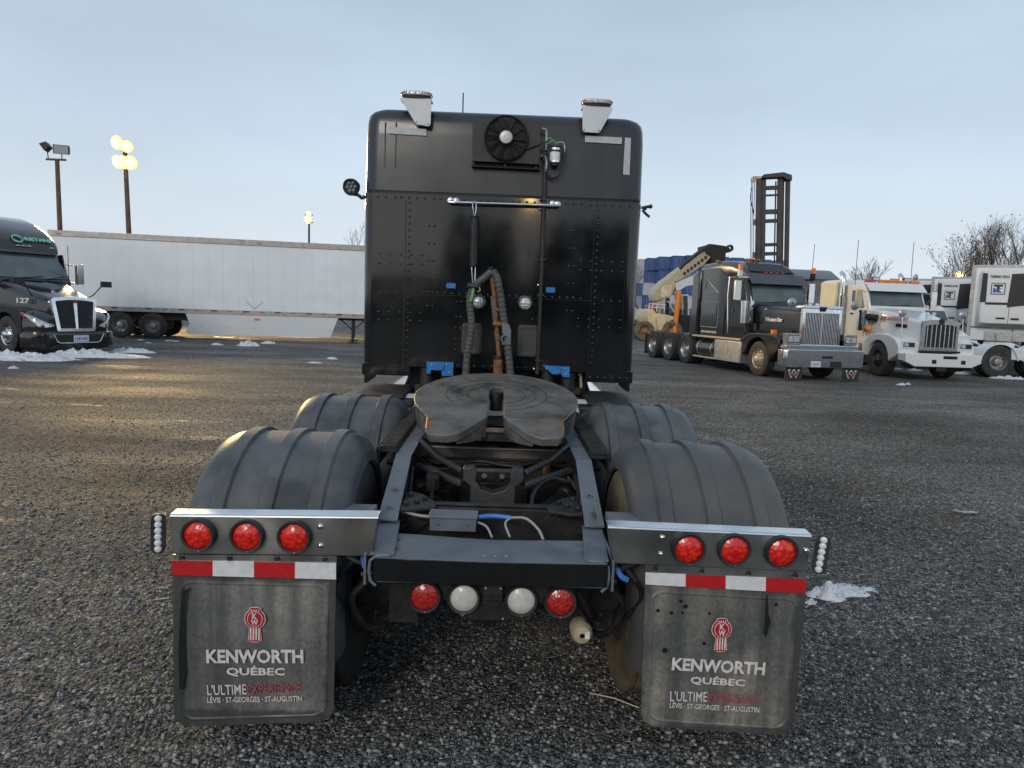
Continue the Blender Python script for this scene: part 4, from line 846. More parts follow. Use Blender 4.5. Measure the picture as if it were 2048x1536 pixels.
# side work lamps on stalks
c = at(703, 374, 3.3); b = MB(); M4 = Matrix.Translation(c) @ Matrix.Rotation(rad(-20), 4, 'Z') @ Matrix.Rotation(rad(14), 4, 'X') @ Matrix.Scale(1.08, 4, (1, 0, 0)); o = len(b.v)
b.lathe([(.05, .03), (.045, .05), (.01, .066), (-.015, .068), (-.022, .062), (-.016, .056)], (0, 0, 0), 'y', 28, 0); b.lathe([(-.016, .057), (-.016, 1e-4)], (0, 0, 0), 'y', 28, 1)
for k in range(7): a = rad(k*60); rr = 0 if k == 6 else .034; b.lathe([(-.016, .015), (-.019, .012), (-.018, 1e-4)], (rr*math.cos(a), 0, rr*math.sin(a)), 'y', 12, 2)
for i in range(o, len(b.v)): b.v[i] = tuple(M4 @ Vector(b.v[i]))
b.tube(spline([c+Vector((0, .03, -.05)), at(716, 390, 3.3), at(724, 396, 3.3), at(730, 392, 3.3)], 5), .014, 8, 0); b.build('side_lamp', [M['rubber'], M['glass'], M['chrome']], TR)
b = MB(); b.tube(spline([at(1283, 416, 3.3), at(1292, 414, 3.3), at(1301, 413, 3.3)], 4), .012, 8); b.tube(spline([at(1285, 420, 3.3), at(1291, 427, 3.3), at(1299, 434, 3.3)], 4), .011, 8); b.ball(at(1301, 413, 3.3), .018, 0, 8); b.ball(at(1290, 417, 3.3), .016, 0, 8)
b.build('side_lamp', M['rubber'], TR)
# ================================================================== background vehicles
M['bk'] = mat('black_truck_paint', (.012, .012, .013), .14, 0, .2, 2, 0, 40, .8)
M['bkd'] = mat('dusty_black_truck_paint', (.020, .021, .022), .22, 0, .2, 2, 0, 40, .4, ((.07, .065, .055), .3, 2))
M['wt'] = mat('white_truck_paint', (.70, .71, .71), .22, 0, .04, 2, 0, 40, .5, ((.52, .49, .42), .25, 2))
M['trail'] = mat('white_trailer_panel', (.79, .83, .86), .20, 0, .03, 1.2, .02, 3, .3, ((.68, .69, .68), .3, 2))
M['wind'] = mat('windscreen', (.075, .095, .10), .05, 0, .35, 1.5, 0, 40, .7)
M['grille'] = mat('grille_dark', (.014, .014, .016), .5)
M['mint'] = mat('mint_lettering', (.22, .62, .46), .4)
M['head'] = mat('headlight_lens', (.55, .58, .60), .08, .3, .4, 14)
M['orangem'] = mat('amber_marker', (.75, .22, .04), .3)
M['plate'] = mat('licence_plate', (.68, .70, .74), .4, 0, .05, 20)
M['platet'] = mat('plate_lettering', (.05, .10, .34), .5)
M['pinkm'] = mat('red_marker', (.5, .06, .05), .3)
M['panelseam'] = mat('panel_seam', (.64, .67, .69), .5)
M['skirt'] = mat('white_skirt', (.66, .68, .70), .35, 0, .05, 2, 0, 40, 0, ((.45, .43, .40), .25, 2))
M['rail'] = mat('trailer_rail', (.40, .38, .36), .45, .5, .2, 5)
M['railred'] = mat('rail_tape', (.36, .16, .13), .5)
def disc(b, c, ax, r, t, mi=0, n=20): b.lathe([(0, 1e-4), (0, r), (t, r), (t, 1e-4)], c, ax, n, mi)
def round_mirror(T_, base, top, r=.11):
    b = MB(); b.tube([base, (Vector(base)+Vector(top))/2+Vector((0, -.02, 0)), top], .010, 6, 0); t = Vector(top); b.lathe([(-.03, .02), (-.02, r*.8), (0, r), (.012, r*.95), (.012, 1e-4)], t, 'y', 18, 1)
    return b.build('convex_mirror', [M['chrome'], M['alu']], T_)
def fender_arch(T_, s, x0, x1, pts, m, name='fender', bev=.03):
    b = MB(); b.prism(pts, 'x', min(s*x0, s*x1), max(s*x0, s*x1)); return b.build(name, m, T_, bev)
def archpts(R, z=.52, a0=0, a1=180, n=12): return [(-R*math.cos(rad(a0+(a1-a0)*i/n)), z+R*math.sin(rad(a0+(a1-a0)*i/n))) for i in range(n+1)]
def door(T_, s, hw, y0, y1, z0, z1, zw, m, win=True):
    x = s*hw; b = MB(); P = [(y0, z0), (y1, z0), (y1, z1), (y0+.28, z1), (y0, zw)]
    b.prism(P, 'x', x-s*.01, x+s*.018, 0); d = b.build('door', m, T_, .012)
    b = MB(); b.prism([(y0+.07, zw-.02), (y1-.10, zw-.02), (y1-.10, z1-.10), (y0+.30, z1-.10)], 'x', x+s*.005, x+s*.024, 0); b.build('side_window', M['glass'], d)
    b = MB(); b.box(min(x+s*.018, x+s*.045), max(x+s*.018, x+s*.045), y1-.24, y1-.10, zw-.25, zw-.19); b.build('handle', M['seam'], d)
    return d
def west_mirror(T_, s, x, y, z0, z1, m, bars=True):
    b = MB(); xx = s*(x+.30)
    b.loft([[Vector((xx+a, yy, z)) for a, z in rrect(.10, z0, z1, .03, 3)] for yy in (y-.03, y+.06)], 0)
    for zz in (z0+.06, z1-.06): b.tube([(s*x, y+.12, zz), (xx, y, zz)], .012, 6, 1)
    if bars: b.tube([(s*x, y+.2, z0-.05), (xx, y, z1-.1)], .008, 6, 1)
    return b.build('mirror', [M[m], M['chrome']], T_)
def plate_(T_, c, w, h, s):
    c = Vector(c); b = MB(); b.box(c.x-w/2, c.x+w/2, c.y-.01, c.y, c.z-h/2, c.z+h/2); p = b.build('licence_plate', M['plate'], T_, .004)
    text('plate_number', s, M['platet'], (c.x-w*.42, c.y-.0105, c.z-h*.25), (c.x+w*.42, c.y-.0105, c.z-h*.25), h*.5, p, bold=.02); return p

# ---------------------------------------------------------------- black rounded tractor on the left
T = thing('semi_truck', 'glossy black high-roof tractor with mint swirl emblem, parked before the white trailer', 'truck', (-13.05, 18.57, 0), rad(60), 'parked road tractors')
b = MB(); b.loft([ringy(-1.22, .50, .62, 1.52, .12, 5), ringy(-1.0, .64, .60, 1.60, .16, 5), ringy(-.3, .80, .60, 1.78, .22, 5), ringy(.4, .95, .6, 1.98, .28, 5), ringy(.95, 1.06, .6, 2.12, .25, 5)])
hood = b.build('hood', M['bk'], T, ang=60)
b = MB(); b.box(-.012, .012, -1.0, .6, 1.62, 1.66); 
for s in (-1, 1):
    # swept fender: front fairing wraps the headlamp and rolls over the wheel
    rr = []
    for y, x1, zt, zb in ((-1.30, .86, 1.02, .62), (-1.12, 1.04, 1.14, .60), (-.8, 1.17, 1.22, .58)): rr.append([Vector((s*x, y, z)) for x, z in ((.50, zb), (x1, zb), (x1+.02, (zb+zt)/2), (x1-.05, zt-.06), (x1-.16, zt), (.45, zt+.06))])
    q = MB(); q.loft(rr); q.build('fender', M['bk'], T, .03)
    fender_arch(T, s, .60, 1.20, [(-.81, .58), (-.81, 1.20), (-.4, 1.30), (.1, 1.34), (.7, 1.25), (1.2, 1.22), (1.2, .50), (.64, .50)]+archpts(.64, .52, 0, 180)[::-1]+[(-.64, .58)], M['bk'], 'fender', .04)
b = MB()
for xc in (-1, 1): pass
b = MB()
rr = [[Vector((x, y, z)) for x, z in rrect(hw, .20, .66, .06, 3)] for y, hw in ((-1.42, .80), (-1.36, 1.0), (-1.15, 1.17), (-.72, 1.20))]
b.loft(rr); b.box(-.62, .62, -1.445, -1.40, .36, .58, 1); b.box(-.55, .55, -1.44, -1.41, .63, .67, 1)
bp = b.build('bumper', [M['bk'], M['grille']], T, .03)
b = MB(); b.tube([(-.70, -1.445, .60), (-.60, -1.448, .40), (-.52, -1.45, .355), (.52, -1.45, .355), (.60, -1.448, .40), (.70, -1.445, .60)], .013, 6); b.build('bumper_trim', M['bright'], bp)
b = MB(); b.box(-.9, .9, -1.1, -.5, .16, .20); b.build('air_dam', M['grille'], bp)
plate_(T, (.05, -1.447, .47), .42, .18, 'L581445')
b = MB()
def gq(x0, x1, z): return None
O = [(-.63, 1.54), (-.57, 1.59), (-.2, 1.63), (0, 1.645), (.2, 1.63), (.57, 1.59), (.63, 1.54), (.53, .70), (.49, .66), (-.49, .66), (-.53, .70)]
I = [(-.53, 1.48), (-.50, 1.505), (-.2, 1.54), (0, 1.545), (.2, 1.54), (.50, 1.505), (.53, 1.48), (.445, .765), (.43, .75), (-.43, .75), (-.445, .765)]
fz = lambda z: -1.30+.10*(z-.7)
f = lambda L_, dy: [Vector((x, fz(z)-dy, z)) for x, z in L_]
b.loft([f(O, -.06), f(O, .035), f(I, .045), f(I, -.01)], 0, False, True); b.slab(f(I, .0), .02, 1, (0, 1, 0))
b.add([Vector((x, fz(z)-dy, z)) for x, z, dy in ((-.05, 1.56, .06), (.05, 1.56, .06), (.03, .74, .06), (-.03, .74, .06), (-.06, 1.56, .0), (.06, 1.56, .0), (.045, .74, .0), (-.045, .74, .0))], [(0, 1, 2, 3), (0, 3, 7, 4), (1, 5, 6, 2)], 2)
for k in range(14): z = .82+k*.048; b.box(-.39-.006*k, .39+.006*k, fz(z)-.012, fz(z), z-.006, z+.006, 1)
gr = b.build('grille', [M['bright'], M['grille'], M['chrome']], T, ang=30)
b = MB(); disc(b, (0, fz(1.5)-.075, 1.50), 'y', .055, .012, 0); b.build('emblem', M['txtr2'], gr)
for s in (-1, 1):
    q = [Vector(p) for p in ((s*.62, -1.325, .80), (s*.80, -1.30, .77), (s*.96, -1.20, .80), (s*1.14, -.96, 1.06), (s*1.185, -.83, 1.16), (s*1.03, -1.12, 1.05), (s*.85, -1.285, .92))]
    b = MB(); b.slab(q, .03, 0, (s*.45, -.9, .15)); hl = b.build('headlight', M['head'], T, .008)
    b = MB(); b.tube([q[0]+Vector((s*.01, -.04, .03)), q[6]+Vector((s*.01, -.035, 0)), q[5]+Vector((s*.02, -.035, 0)), q[4]+Vector((s*.02, -.03, 0))], .016, 6); b.build('headlight_trim', M['bright'], hl)
    b = MB(); b.slab([q[3], q[4], q[4]+Vector((0, .07, .0)), q[3]+Vector((0, .10, -.03))], .03, 0, (s, -.3, .1)); b.build('turn_signal', M['pinkm'], hl)
b = MB(); b.prism([(.80, 1.0), (.72, 2.08), (1.42, 2.92), (1.62, 3.0), (2.7, 3.0), (2.7, 1.0)], 'x', -1.08, 1.08); cab = b.build('cab', M['bk'], T, .07, seg=3)
n_ = Vector((0, -.84, .70)).normalized()
def wpt(x, t, lift=.012): p = Vector((x, .72, 2.08)).lerp(Vector((x, 1.42, 2.92)), t); return p+n_*lift
b = MB(); b.slab([wpt(-.98, .05), wpt(0, .03), wpt(.98, .05), wpt(.95, .92), wpt(0, .96), wpt(-.95, .92)], .012, 0, n_); ws = b.build('windscreen', M['wind'], T)
b = MB(); b.tube([wpt(-.5, .02, .03), wpt(.25, .10, .035)], .010, 5); b.tube([wpt(.4, .02, .03), wpt(.9, .13, .035)], .010, 5); b.build('wiper', M['seam'], ws)
for s in (-1, 1): door(T, s, 1.08, .92, 1.95, 1.15, 2.88, 2.10, M['bk'])
# roof fairing rising over the sleeper
b = MB(); rr = []
for y, hw, zt in ((1.22, .96, 2.98), (1.45, 1.08, 3.28), (1.85, 1.16, 3.56), (2.4, 1.22, 3.82), (3.0, 1.25, 3.98), (3.7, 1.26, 4.05), (4.9, 1.26, 4.05)):
    rr.append([Vector((a, y, z)) for a, z in rrect(hw, 2.86, zt, min(.42, (zt-2.86)*.48), 6)])
b.loft(rr); rf = b.build('roof_fairing', M['bk'], T, ang=60)
b = MB()
for x in (-.82, -.15, 0, .15, .82): b.ball((x, 1.235+abs(x)*.05, 3.06), .05, 0, 8, (1.5, .6, .45))
b.build('marker_lamp', M['head'], rf)
b = MB(); b.box(-1.25, 1.25, 2.6, 4.9, .75, 3.0); b.build('sleeper', M['bk'], T, .08)
# swirl emblem and lettering on the brow
def brow(x, z): y = 1.22+(z-2.98)*.77 if z < 3.28 else 1.45+(z-3.28)*1.42; return Vector((x, y-.045, z+.03))
b = MB()
for k in range(2):
    P = []
    for i in range(13): a = rad(180*k+20+i*15); P.append((.155*math.cos(a), .115*math.sin(a)))
    for i in range(13)[::-1]: a = rad(180*k+20+i*15); w = .075+.045*abs(i/12-.15); P.append((w*1.25*math.cos(a+.25), w*math.sin(a+.25)))
    b.slab([brow(-.10+u, 3.24+v) for u, v in P], .006, 0, (0, -.7, .7))
b.build('swirl_emblem', M['mint'], rf)
text('lettering', 'RIETANS', M['mint'], brow(.10, 3.20), brow(.88, 3.20), .13, rf, (0, .7, .7), .03, .012, .0)
text('fleet_number', '127', M['label'], (-1.02, -.30, 1.42), (-.86, -.62, 1.42), .13, T, (0, 0, 1), .02, .01)
for s in (-1, 1):
    b = MB(); b.tube([(s*.78, -.62, 1.62), (s*.86, -.70, 1.68), (s*1.08, -.78, 1.96), (s*1.16, -.78, 2.02)], .018, 7, 0); b.box(min(s*1.06, s*1.36), max(s*1.06, s*1.36), -.83, -.74, 1.93, 2.10, 0); b.build('hood_mirror', M['rubber'], T, .02)
    b = MB(); b.box(min(s*1.30, s*1.50), max(s*1.30, s*1.50), .80, .95, 2.0, 2.60, 0); b.tube([(s*1.08, 1.0, 2.05), (s*1.38, .9, 2.0)], .02, 6, 0); b.tube([(s*1.08, 1.1, 2.6), (s*1.36, .9, 2.55)], .02, 6, 0); b.build('mirror', M['bk'] if s < 0 else M['chrome'], T, .03)
b = MB(); b.tube([(1.0, .75, 2.15), (1.02, .80, 3.15)], .010, 5); b.build('antenna', M['seam'], T)
for s in (-1, 1):
    wheel(T, s*1.03, 0, s, style='steer', rm='chrome')
    for y in (5.3, 6.6): wheel(T, s*1.06, y, s); wheel(T, s*.74, y, s)
b = MB(); b.box(-.45, .45, -.9, 7.4, .62, .85); b.box(-1.22, 1.22, 1.2, 4.8, .35, .95); b.build('chassis', M['bk'], T, .02)

# ---------------------------------------------------------------- long white van trailer
TO = Vector((-14.45, 26.45, 0))
T = thing('box_trailer', 'long white van trailer with skirt panel standing behind the black tractor', 'trailer', (TO.x, TO.y+.15, 0), rad(10.3))
X0, X1 = -3.2, 13.0
b = MB(); b.box(X0, X1, 0, 2.6, 1.20, 4.00, 0)
for k in range(28): x = X0+.6+k*.58; b.box(x-.007, x+.007, -.003, .01, 1.24, 3.90, 1)
body = b.build('body', [M['trail'], M['panelseam']], T, .004)
b = MB(); b.box(X0-.01, X1+.01, -.02, .10, 3.90, 4.11); b.box(X0-.01, X1+.01, -.035, .02, 3.885, 3.93); b.box(X0, X1, .1, 2.6, 4.0, 4.10, 0); b.build('top_rail', M['rail'], T, .01)
b = MB(); b.box(X0, X1, -.025, .06, 1.06, 1.24, 0)
for k in range(26): x = X0+.35+k*.62; b.box(x, x+.22, -.03, -.02, 1.17, 1.215, 1 if k % 2 else 2)
b.build('bottom_rail', [M['rail'], M['seam'], M['railred']], T)
b = MB(); b.prism([(1.75, 1.05), (7.75, 1.05), (7.42, .22), (1.85, .22), (1.75, .32), (1.9, .62)], 'y', -.02, .0, 0)
for k in range(6): 
    for q in (0, .12): b.ball((2.3+k*1.0+q, -.022, .52), .014, 1, 6)
b.build('side_skirt', [M['skirt'], M['seam']], T)
b = MB(); b.box(4.4, 4.6, -.045, -.022, .86, .94); b.build('marker_lamp', M['orangem'], T)
for xx in (-2.9, 4.5, 12.6): MB().box(xx, xx+.14, -.055, -.03, 3.96, 4.02).build('marker_lamp', M['orangem'], T, .008)
b = MB(); 
for sx in (0, 1): b.slab([(4.05, -.006, 1.62), (4.40, -.006, 1.30), (4.75, -.006, 1.62), (4.71, -.006, 1.62), (4.40, -.006, 1.34), (4.09, -.006, 1.62)], .003, 0, (0, -1, 0))
b.build('placard_frame', M['alu'], T)
b = MB()
for x in (8.35,):
    b.box(x-.06, x+.06, .25, .37, .16, 1.06); b.box(x-.2, x+.2, .15, .45, 0.0, .05); b.box(x-.05, x+.05, .3, .36, .03, .3); b.tube([(x-.55, .3, 1.02), (x, .3, .55)], .03, 6); b.tube([(x+.55, .3, 1.02), (x, .3, .55)], .03, 6)
    b.box(x-.7, x+.7, .28, .34, .96, 1.04); b.box(x-.06, x+.06, 2.1, 2.22, .16, 1.06); b.box(x-.2, x+.2, 2.0, 2.3, 0, .05)
b.build('landing_gear', M['iron'], T)
b = MB(); b.box(-2.4, 2.4, .3, 2.3, .75, 1.06); b.box(X0, X1, .8, 1.8, 1.0, 1.2); b.build('slider_frame', M['iron'], T)
for x in (-.72, .50):
    for yy in (.15, 2.45):
        w_ = wheel(T, x, yy, 1, rm='alu'); w_.rotation_euler = (0, 0, -math.pi/2 if yy < 1 else math.pi/2)

# ---------------------------------------------------------------- long-nosed trucks on the right
def long_nose(T_, paint, P):
    hl, gw, gz0, gz1 = P['hl'], P['gw'], P['gz0'], P['gz1']; yg = -1.22; yw = yg+hl; zc = P['cowl']
    b = MB(); b.loft([ringy(yg+.04, gw-.03, gz0-.1, gz1-.02, .08, 4), ringy(yg+.5, gw+.02, gz0-.1, gz1+.05, .12, 4), ringy(yg+hl*.6, gw+.12, gz0-.1, (gz1+zc)/2+.02, .16, 4), ringy(yw+.1, .92, gz0-.1, zc, .16, 4)]); b.build('hood', paint, T_, ang=60)
    for s in (-1, 1):
        fender_arch(T_, s, gw-.05, 1.22, P['fpts']+archpts(.63, .52, 0, 165)[::-1], paint, 'fender', .03)
    b = MB(); b.prism([(yw, .95), (yw-.02, zc), (yw+.28, P['zr']-.12), (yw+.45, P['zr']), (yw+1.75, P['zr']), (yw+1.75, .95)], 'x', -1.0, 1.0); b.build('cab', paint, T_, .05)
    n_ = Vector((0, -(P['zr']-.12-zc), .30)).normalized()
    wp = lambda x, t, l=.01: Vector((x, yw-.02+t*.30, zc+t*(P['zr']-.12-zc)))+n_*l
    b = MB(); b.slab([wp(-.92, .06), wp(.92, .06), wp(.90, .94), wp(-.90, .94)], .012, 0, n_); ws = b.build('windscreen', M['wind'], T_)
    b = MB(); b.tube([wp(-.3, .06, .03), wp(.4, .12, .03)], .010, 5); b.build('wiper', M['seam'], ws)
    if P.get('visor'):
        b = MB(); b.slab([wp(-1.0, .78, .05)+Vector((0, -.16, 0)), wp(1.0, .78, .05)+Vector((0, -.16, 0)), (1.0, yw+.34, P['zr']+.05), (-1.0, yw+.34, P['zr']+.05)], .02, 0); 
        b.build('sun_visor', P['vm'], T_, .01)
    for s in (-1, 1): door(T_, s, 1.0, yw+.16, yw+1.15, 1.05, P['zr']-.10, zc-.02, paint)
    return yg, yw
def bars(T_, yg, gw, z0, z1, n, arch, shell, barm, thick):
    b = MB(); O = [(-gw, z0), (gw, z0), (gw, z1-arch), (gw*.5, z1-arch*.15), (0, z1), (-gw*.5, z1-arch*.15), (-gw, z1-arch)]; k = 1-.09/gw*1.0
    I = [(x*k, z0+.10+(z-z0)*(1-.24/(z1-z0))) for x, z in O]
    f = lambda L_, y: [Vector((x, y, z)) for x, z in L_]
    b.loft([f(O, yg+.05), f(O, yg-.03), f(I, yg-.04), f(I, yg+.02)], 0, False, True); b.slab(f(I, yg+.012), .01, 1, (0, 1, 0))
    for i in range(n):
        x = -gw*k+2*gw*k*(i+.5)/n; b.box(x-thick, x+thick, yg-.03, yg+.008, z0+.10, z1-.15-arch*.6*abs(x/gw)**1.3, 2)
    return b.build('grille', [shell, M['grille'], barm], T_, ang=30)
def quad_head(T_, s, x0, x1, y, z0, z1, shell):
    a, c = min(s*x0, s*x1), max(s*x0, s*x1); b = MB(); b.box(a, c, y, y+.2, z0, z1, 0); b.box(a+.03, c-.03, y-.006, y, z0+.05, z1-.05, 1); h = b.build('headlight', [shell, M['grille']], T_, .01)
    w = (c-a-.10)/2
    for k in range(2): MB().box(a+.04+k*(w+.02), a+.04+k*(w+.02)+w, y-.014, y-.006, z0+.07, z1-.07).build('headlight_lens', M['head'], h, .005)
    return h

# black and chrome tri-drive
T = thing('semi_truck', 'black long-nosed tractor with tall chrome bar grille and W printed flaps below the bumper', 'truck', (8.80, 18.95, 0), rad(13), 'parked road tractors')
P = dict(hl=2.05, gw=.62, gz0=.98, gz1=2.0, cowl=2.16, zr=3.02, visor=True, vm=M['greyroof'], fpts=[(-1.08, .86), (-1.08, 1.16), (-.72, 1.27), (0, 1.28), (.5, 1.26), (.95, 1.05), (.90, .72), (.70, .62)])
yg, yw = long_nose(T, M['bk'], P)
g = bars(T, yg, .64, .93, 2.06, 22, 0, M['chrome'], M['bright'], .009)
b = MB(); b.box(-.66, .66, yg-.05, yg+.30, 2.03, 2.13); b.build('grille_crown', M['bright'], g, .03)
text('emblem', 'W', M['seam'], (-.11, yg-.062, 1.97), (.11, yg-.062, 1.97), .12, g, (0, 0, 1), .05, .02)
b = MB(); b.box(-.008, .008, yg-.045, yg, 1.05, 1.98); b.build('centre_bar', M['bright'], g)
b = MB(); b.loft([[Vector((x, y, z)) for x, z in rrect(1.24, .40, .90, .05, 3)] for y in (-1.55, -1.38)]); b.box(-1.24, 1.24, -1.40, -1.1, .42, .88); bp = b.build('bumper', M['chrome'], T, .02)
b = MB(); b.box(-.12, .22, -1.562, -1.545, .66, .73); b.build('tow_slot', M['seam'], bp, .01)
plate_(T, (-.32, -1.555, .50), .32, .16, 'L356371'); b = MB(); b.box(.16, .52, -1.565, -1.55, .42, .58); b.build('blank_plate_holder', M['grille'], bp, .01)
b = MB(); b.box(-1.18, 1.18, -1.36, -1.1, .90, 1.02); b.build('valance', M['chrome'], T, .02)
for s in (-1, 1):
    quad_head(T, s, .72, 1.14, -1.34, 1.03, 1.34, M['chrome'])
    b = MB(); b.box(min(s*.66, s*1.20), max(s*.66, s*1.20), -1.46, -1.44, .03, .40); fl = b.build('mud_flap', M['rubber'], T)
    sx = s*.93; text('flap_emblem', 'W', M['label'], (sx-.19, -1.463, .12), (sx+.19, -1.463, .12), .20, fl, (0, 0, 1), .05, .004); text('flap_emblem_core', 'W', M['rubber'], (sx-.165, -1.469, .135), (sx+.165, -1.469, .135), .165, fl, (0, 0, 1), .02, .004); text('flap_emblem_heart', 'N', M['txtr'], (sx-.05, -1.475, .135), (sx+.05, -1.475, .135), .09, fl, (0, 0, 1), .02, .004)
    b = MB(); b.box(s*1.05-.07, s*1.05+.07, -.62, -.50, 1.27, 1.40); b.build('marker_lamp', M['orangem'], T, .015)
    round_mirror(T, (s*.66, yg+.10, 1.85), (s*1.02, yg-.05, 2.18), .14)
    b = MB(); b.tube([(s*1.13, yw-.05, 1.55), (s*1.13, yw-.05, 2.15)], .19, 20, 0); b.tube([(s*1.13, yw-.05, 2.15), (s*1.13, yw-.05, 2.23)], .205, 20, 0); b.tube([(s*1.13, yw-.05, 1.3), (s*1.13, yw-.05, 1.55)], .05, 10, 1); b.box(s*1.13-.02, s*1.13+.1, yw-.1, yw+.1, 1.6, 2.05, 1); b.build('air_cleaner', [M['chrome'], M['seam']], T)
    west_mirror(T, s, 1.0, yw+.28, 2.25, 2.85, 'white' if s < 0 else 'chrome')
    b = MB(); b.box(s*1.28-.06, s*1.28+.06, yw+.18, yw+.30, 2.98, 3.16, 1); b.box(s*1.28-.05, s*1.28+.05, yw+.18, yw+.30, 3.16, 3.34, 0); b.box(min(s*1.0, s*1.3), max(s*1.0, s*1.3), yw+.2, yw+.28, 2.93, 2.98, 1); b.build('beacon', [M['orangem'], M['whiteb' if s < 0 else 'seam']], T, .01)
    for y in (4.55, 5.92, 7.29): wheel(T, s*1.06, y, s); wheel(T, s*.74, y, s)
    wheel(T, s*1.02, 0, s, style='steer', tm='tyre', rm='beige', hub='rust')
    b = MB(); b.box(s*.9-.34, s*.9+.30, yw+.0, yw+1.6, .30, .98); b.build('step_box', M['alu'], T, .03)
    b = MB(); b.tube([(s*.92, yw+1.7, .62), (s*.92, yw+2.9, .62)], .30, 22, 0)
    for yy in (yw+1.85, yw+2.75): b.tube([(s*.92, yy, .62), (s*.92, yy+.05, .62)], .31, 22, 1)
    b.build('fuel_tank', [M['bkd'], M['alu']], T)
    b = MB(); b.box(s*1.05-.04, s*1.22, yw+.1, yw+3.2, 1.0, 1.06) if s > 0 else b.box(-1.22, -1.0, yw+.1, yw+3.2, 1.0, 1.06); b.box(min(s*1.1, s*1.2), max(s*1.1, s*1.2), yw+.1, yw+3.1, .30, .36); b.build('running_board', M['beige'], T, .01)  # beige puts the yellow lamp reflection of the metal into its colour
    b = MB()
    for k in range(7): b.ball((s*1.03, yw+1.95+k*.15, 1.18), .05, 1, 8, (.5, 1.2, 1))
    b.box(min(s*.98, s*1.02), max(s*.98, s*1.02), yw+1.85, yw+3.05, 1.12, 1.26, 0); b.build('lower_trim', [M['chrome'], M['beige']], T)
text('hood_lettering', 'Western Star', M['label'], (-.785, yg+1.52, 1.64), (-.70, yg+.78, 1.64), .11, T, (0, 0, 1), .03, .02)
b = MB(); b.prism([(yw+1.4, .98), (yw+1.4, 3.05), (yw+1.9, 3.32), (yw+3.1, 3.36), (yw+3.25, 3.2), (yw+3.25, .98)], 'x', -1.03, 1.03); b.prism([(yw+3.1, 1.0), (yw+3.1, 3.30), (yw+3.35, 3.25), (yw+3.6, 3.1), (yw+3.6, 1.0)], 'x', -1.12, -1.0); b.build('sleeper', M['bk'], T, .07)
b = MB(); rr = []
for y, hw, zt in ((yw+.42, .86, 3.05), (yw+.8, .93, 3.34), (yw+1.3, .97, 3.50), (yw+1.9, 1.0, 3.56), (yw+3.2, 1.0, 3.50)): rr.append([Vector((a, y, z)) for a, z in rrect(hw, 2.95, zt, min(.22, (zt-2.95)*.45), 5)])
b.loft(rr); rf = b.build('roof_fairing', M['greyroof'], T, ang=60)
b = MB(); b.slab([(-.78, yw+.50, 3.155), (.78, yw+.50, 3.155), (.66, yw+1.02, 3.44), (-.66, yw+1.02, 3.44)], .02, 0, (0, -.6, .8)); b.build('fairing_panel', M['grille'], rf, .02)
b = MB()
for x in (-.35, -.18, 0): b.tube([(x, yw+1.2, 3.56), (x, yw+1.5, 3.58)], [.05, .035], 10, 0)
b.tube([(-.95, yw+2.1, 3.54), (-.95, yw+2.35, 3.55)], [.05, .03], 10, 0); b.build('air_horn', M['rust'], rf)
b = MB()
for x in (-.3, -.1, .1, .3): b.ball((x, yw+.40, 3.13), .05, 0, 8, (1.6, .8, .5))
b.build('marker_lamp', M['pinkm'], rf)
b = MB(); b.box(-.45, .45, -.9, 8.0, .72, .98); b.build('chassis', M['iron'], T)
b = MB()
for s in (-1, 1): b.box(s*.9-.3, s*.9+.3, 7.95, 7.97, .12, .9)
b.build('rear_flap', M['rubber'], T)
b = MB(); b.tube([(-1.04, yw+1.15, 1.2), (-1.10, yw+1.2, 2.4), (-1.04, yw+1.25, 3.0)], .02, 6); b.build('grab_handle', M['chrome'], T)

# white heavy tractor beside it
def stripes(T_):
    b = MB()
    for k in range(13): y = -.75+k*.125; b.slab([(-.80+.008*k*0, y, 1.79-.0*k), (-.80, y+.05, 1.79), (-.775, y-.03, 1.92), (-.775, y-.08, 1.92)], .012, 0, (-1, 0, .2))
    return b.build('hazard_stripes', M['txtr2'], T_)
b = MB(); b.box(-1.045, -1.02, yw+1.95, yw+2.35, 1.75, 2.12, 0); b.build('sleeper_window', M['glass'], T, .01)
b = MB()
for P_ in ([(yw+1.85, 1.35), (yw+3.0, 1.35), (yw+3.0, 2.2), (yw+1.85, 2.2), (yw+1.85, 1.35)], [(yw+1.9, 2.5), (yw+2.7, 2.95), (yw+2.8, 2.6), (yw+1.9, 2.5)]): b.tube([(-1.036, y_, z_) for y_, z_ in P_], .010, 5)
b.build('panel_trim', M['alu'], T)
T = thing('semi_truck', 'white blunt-nosed heavy tractor with red hood stripes parked right of the black chrome truck', 'truck', (13.30, 20.40, 0), rad(3), 'parked road tractors')
P = dict(hl=2.30, gw=.56, gz0=.98, gz1=1.80, cowl=2.22, zr=2.98, visor=True, vm=M['wt'], fpts=[(-1.14, .80), (-1.14, 1.02), (-.95, 1.22), (-.62, 1.34), (0, 1.38), (.5, 1.30), (.92, 1.0), (.86, .72), (.66, .62)])
yg, yw = long_nose(T, M['wt'], P)
g = bars(T, yg, .58, .92, 1.86, 7, .06, M['alu'], M['bright'], .014)
b = MB(); b.loft([[Vector((.09*math.cos(t), yg-.05+d, 1.80+.10*math.sin(t))) for t in [i*math.pi/6 for i in range(12)]] for d in (0, .04)]); b.build('emblem', M['rubber'], g)
b = MB(); b.prism([(-1.20, .58), (-.9, .44), (.9, .44), (1.20, .58), (1.20, .84), (-1.20, .84)], 'y', -1.52, -1.36); b.box(-1.2, 1.2, -1.4, -1.1, .6, .82); bp = b.build('bumper', M['wt'], T, .02)
b = MB(); b.box(-.02, .42, -1.53, -1.515, .69, .78); b.build('bumper_slot', M['seam'], bp, .01)
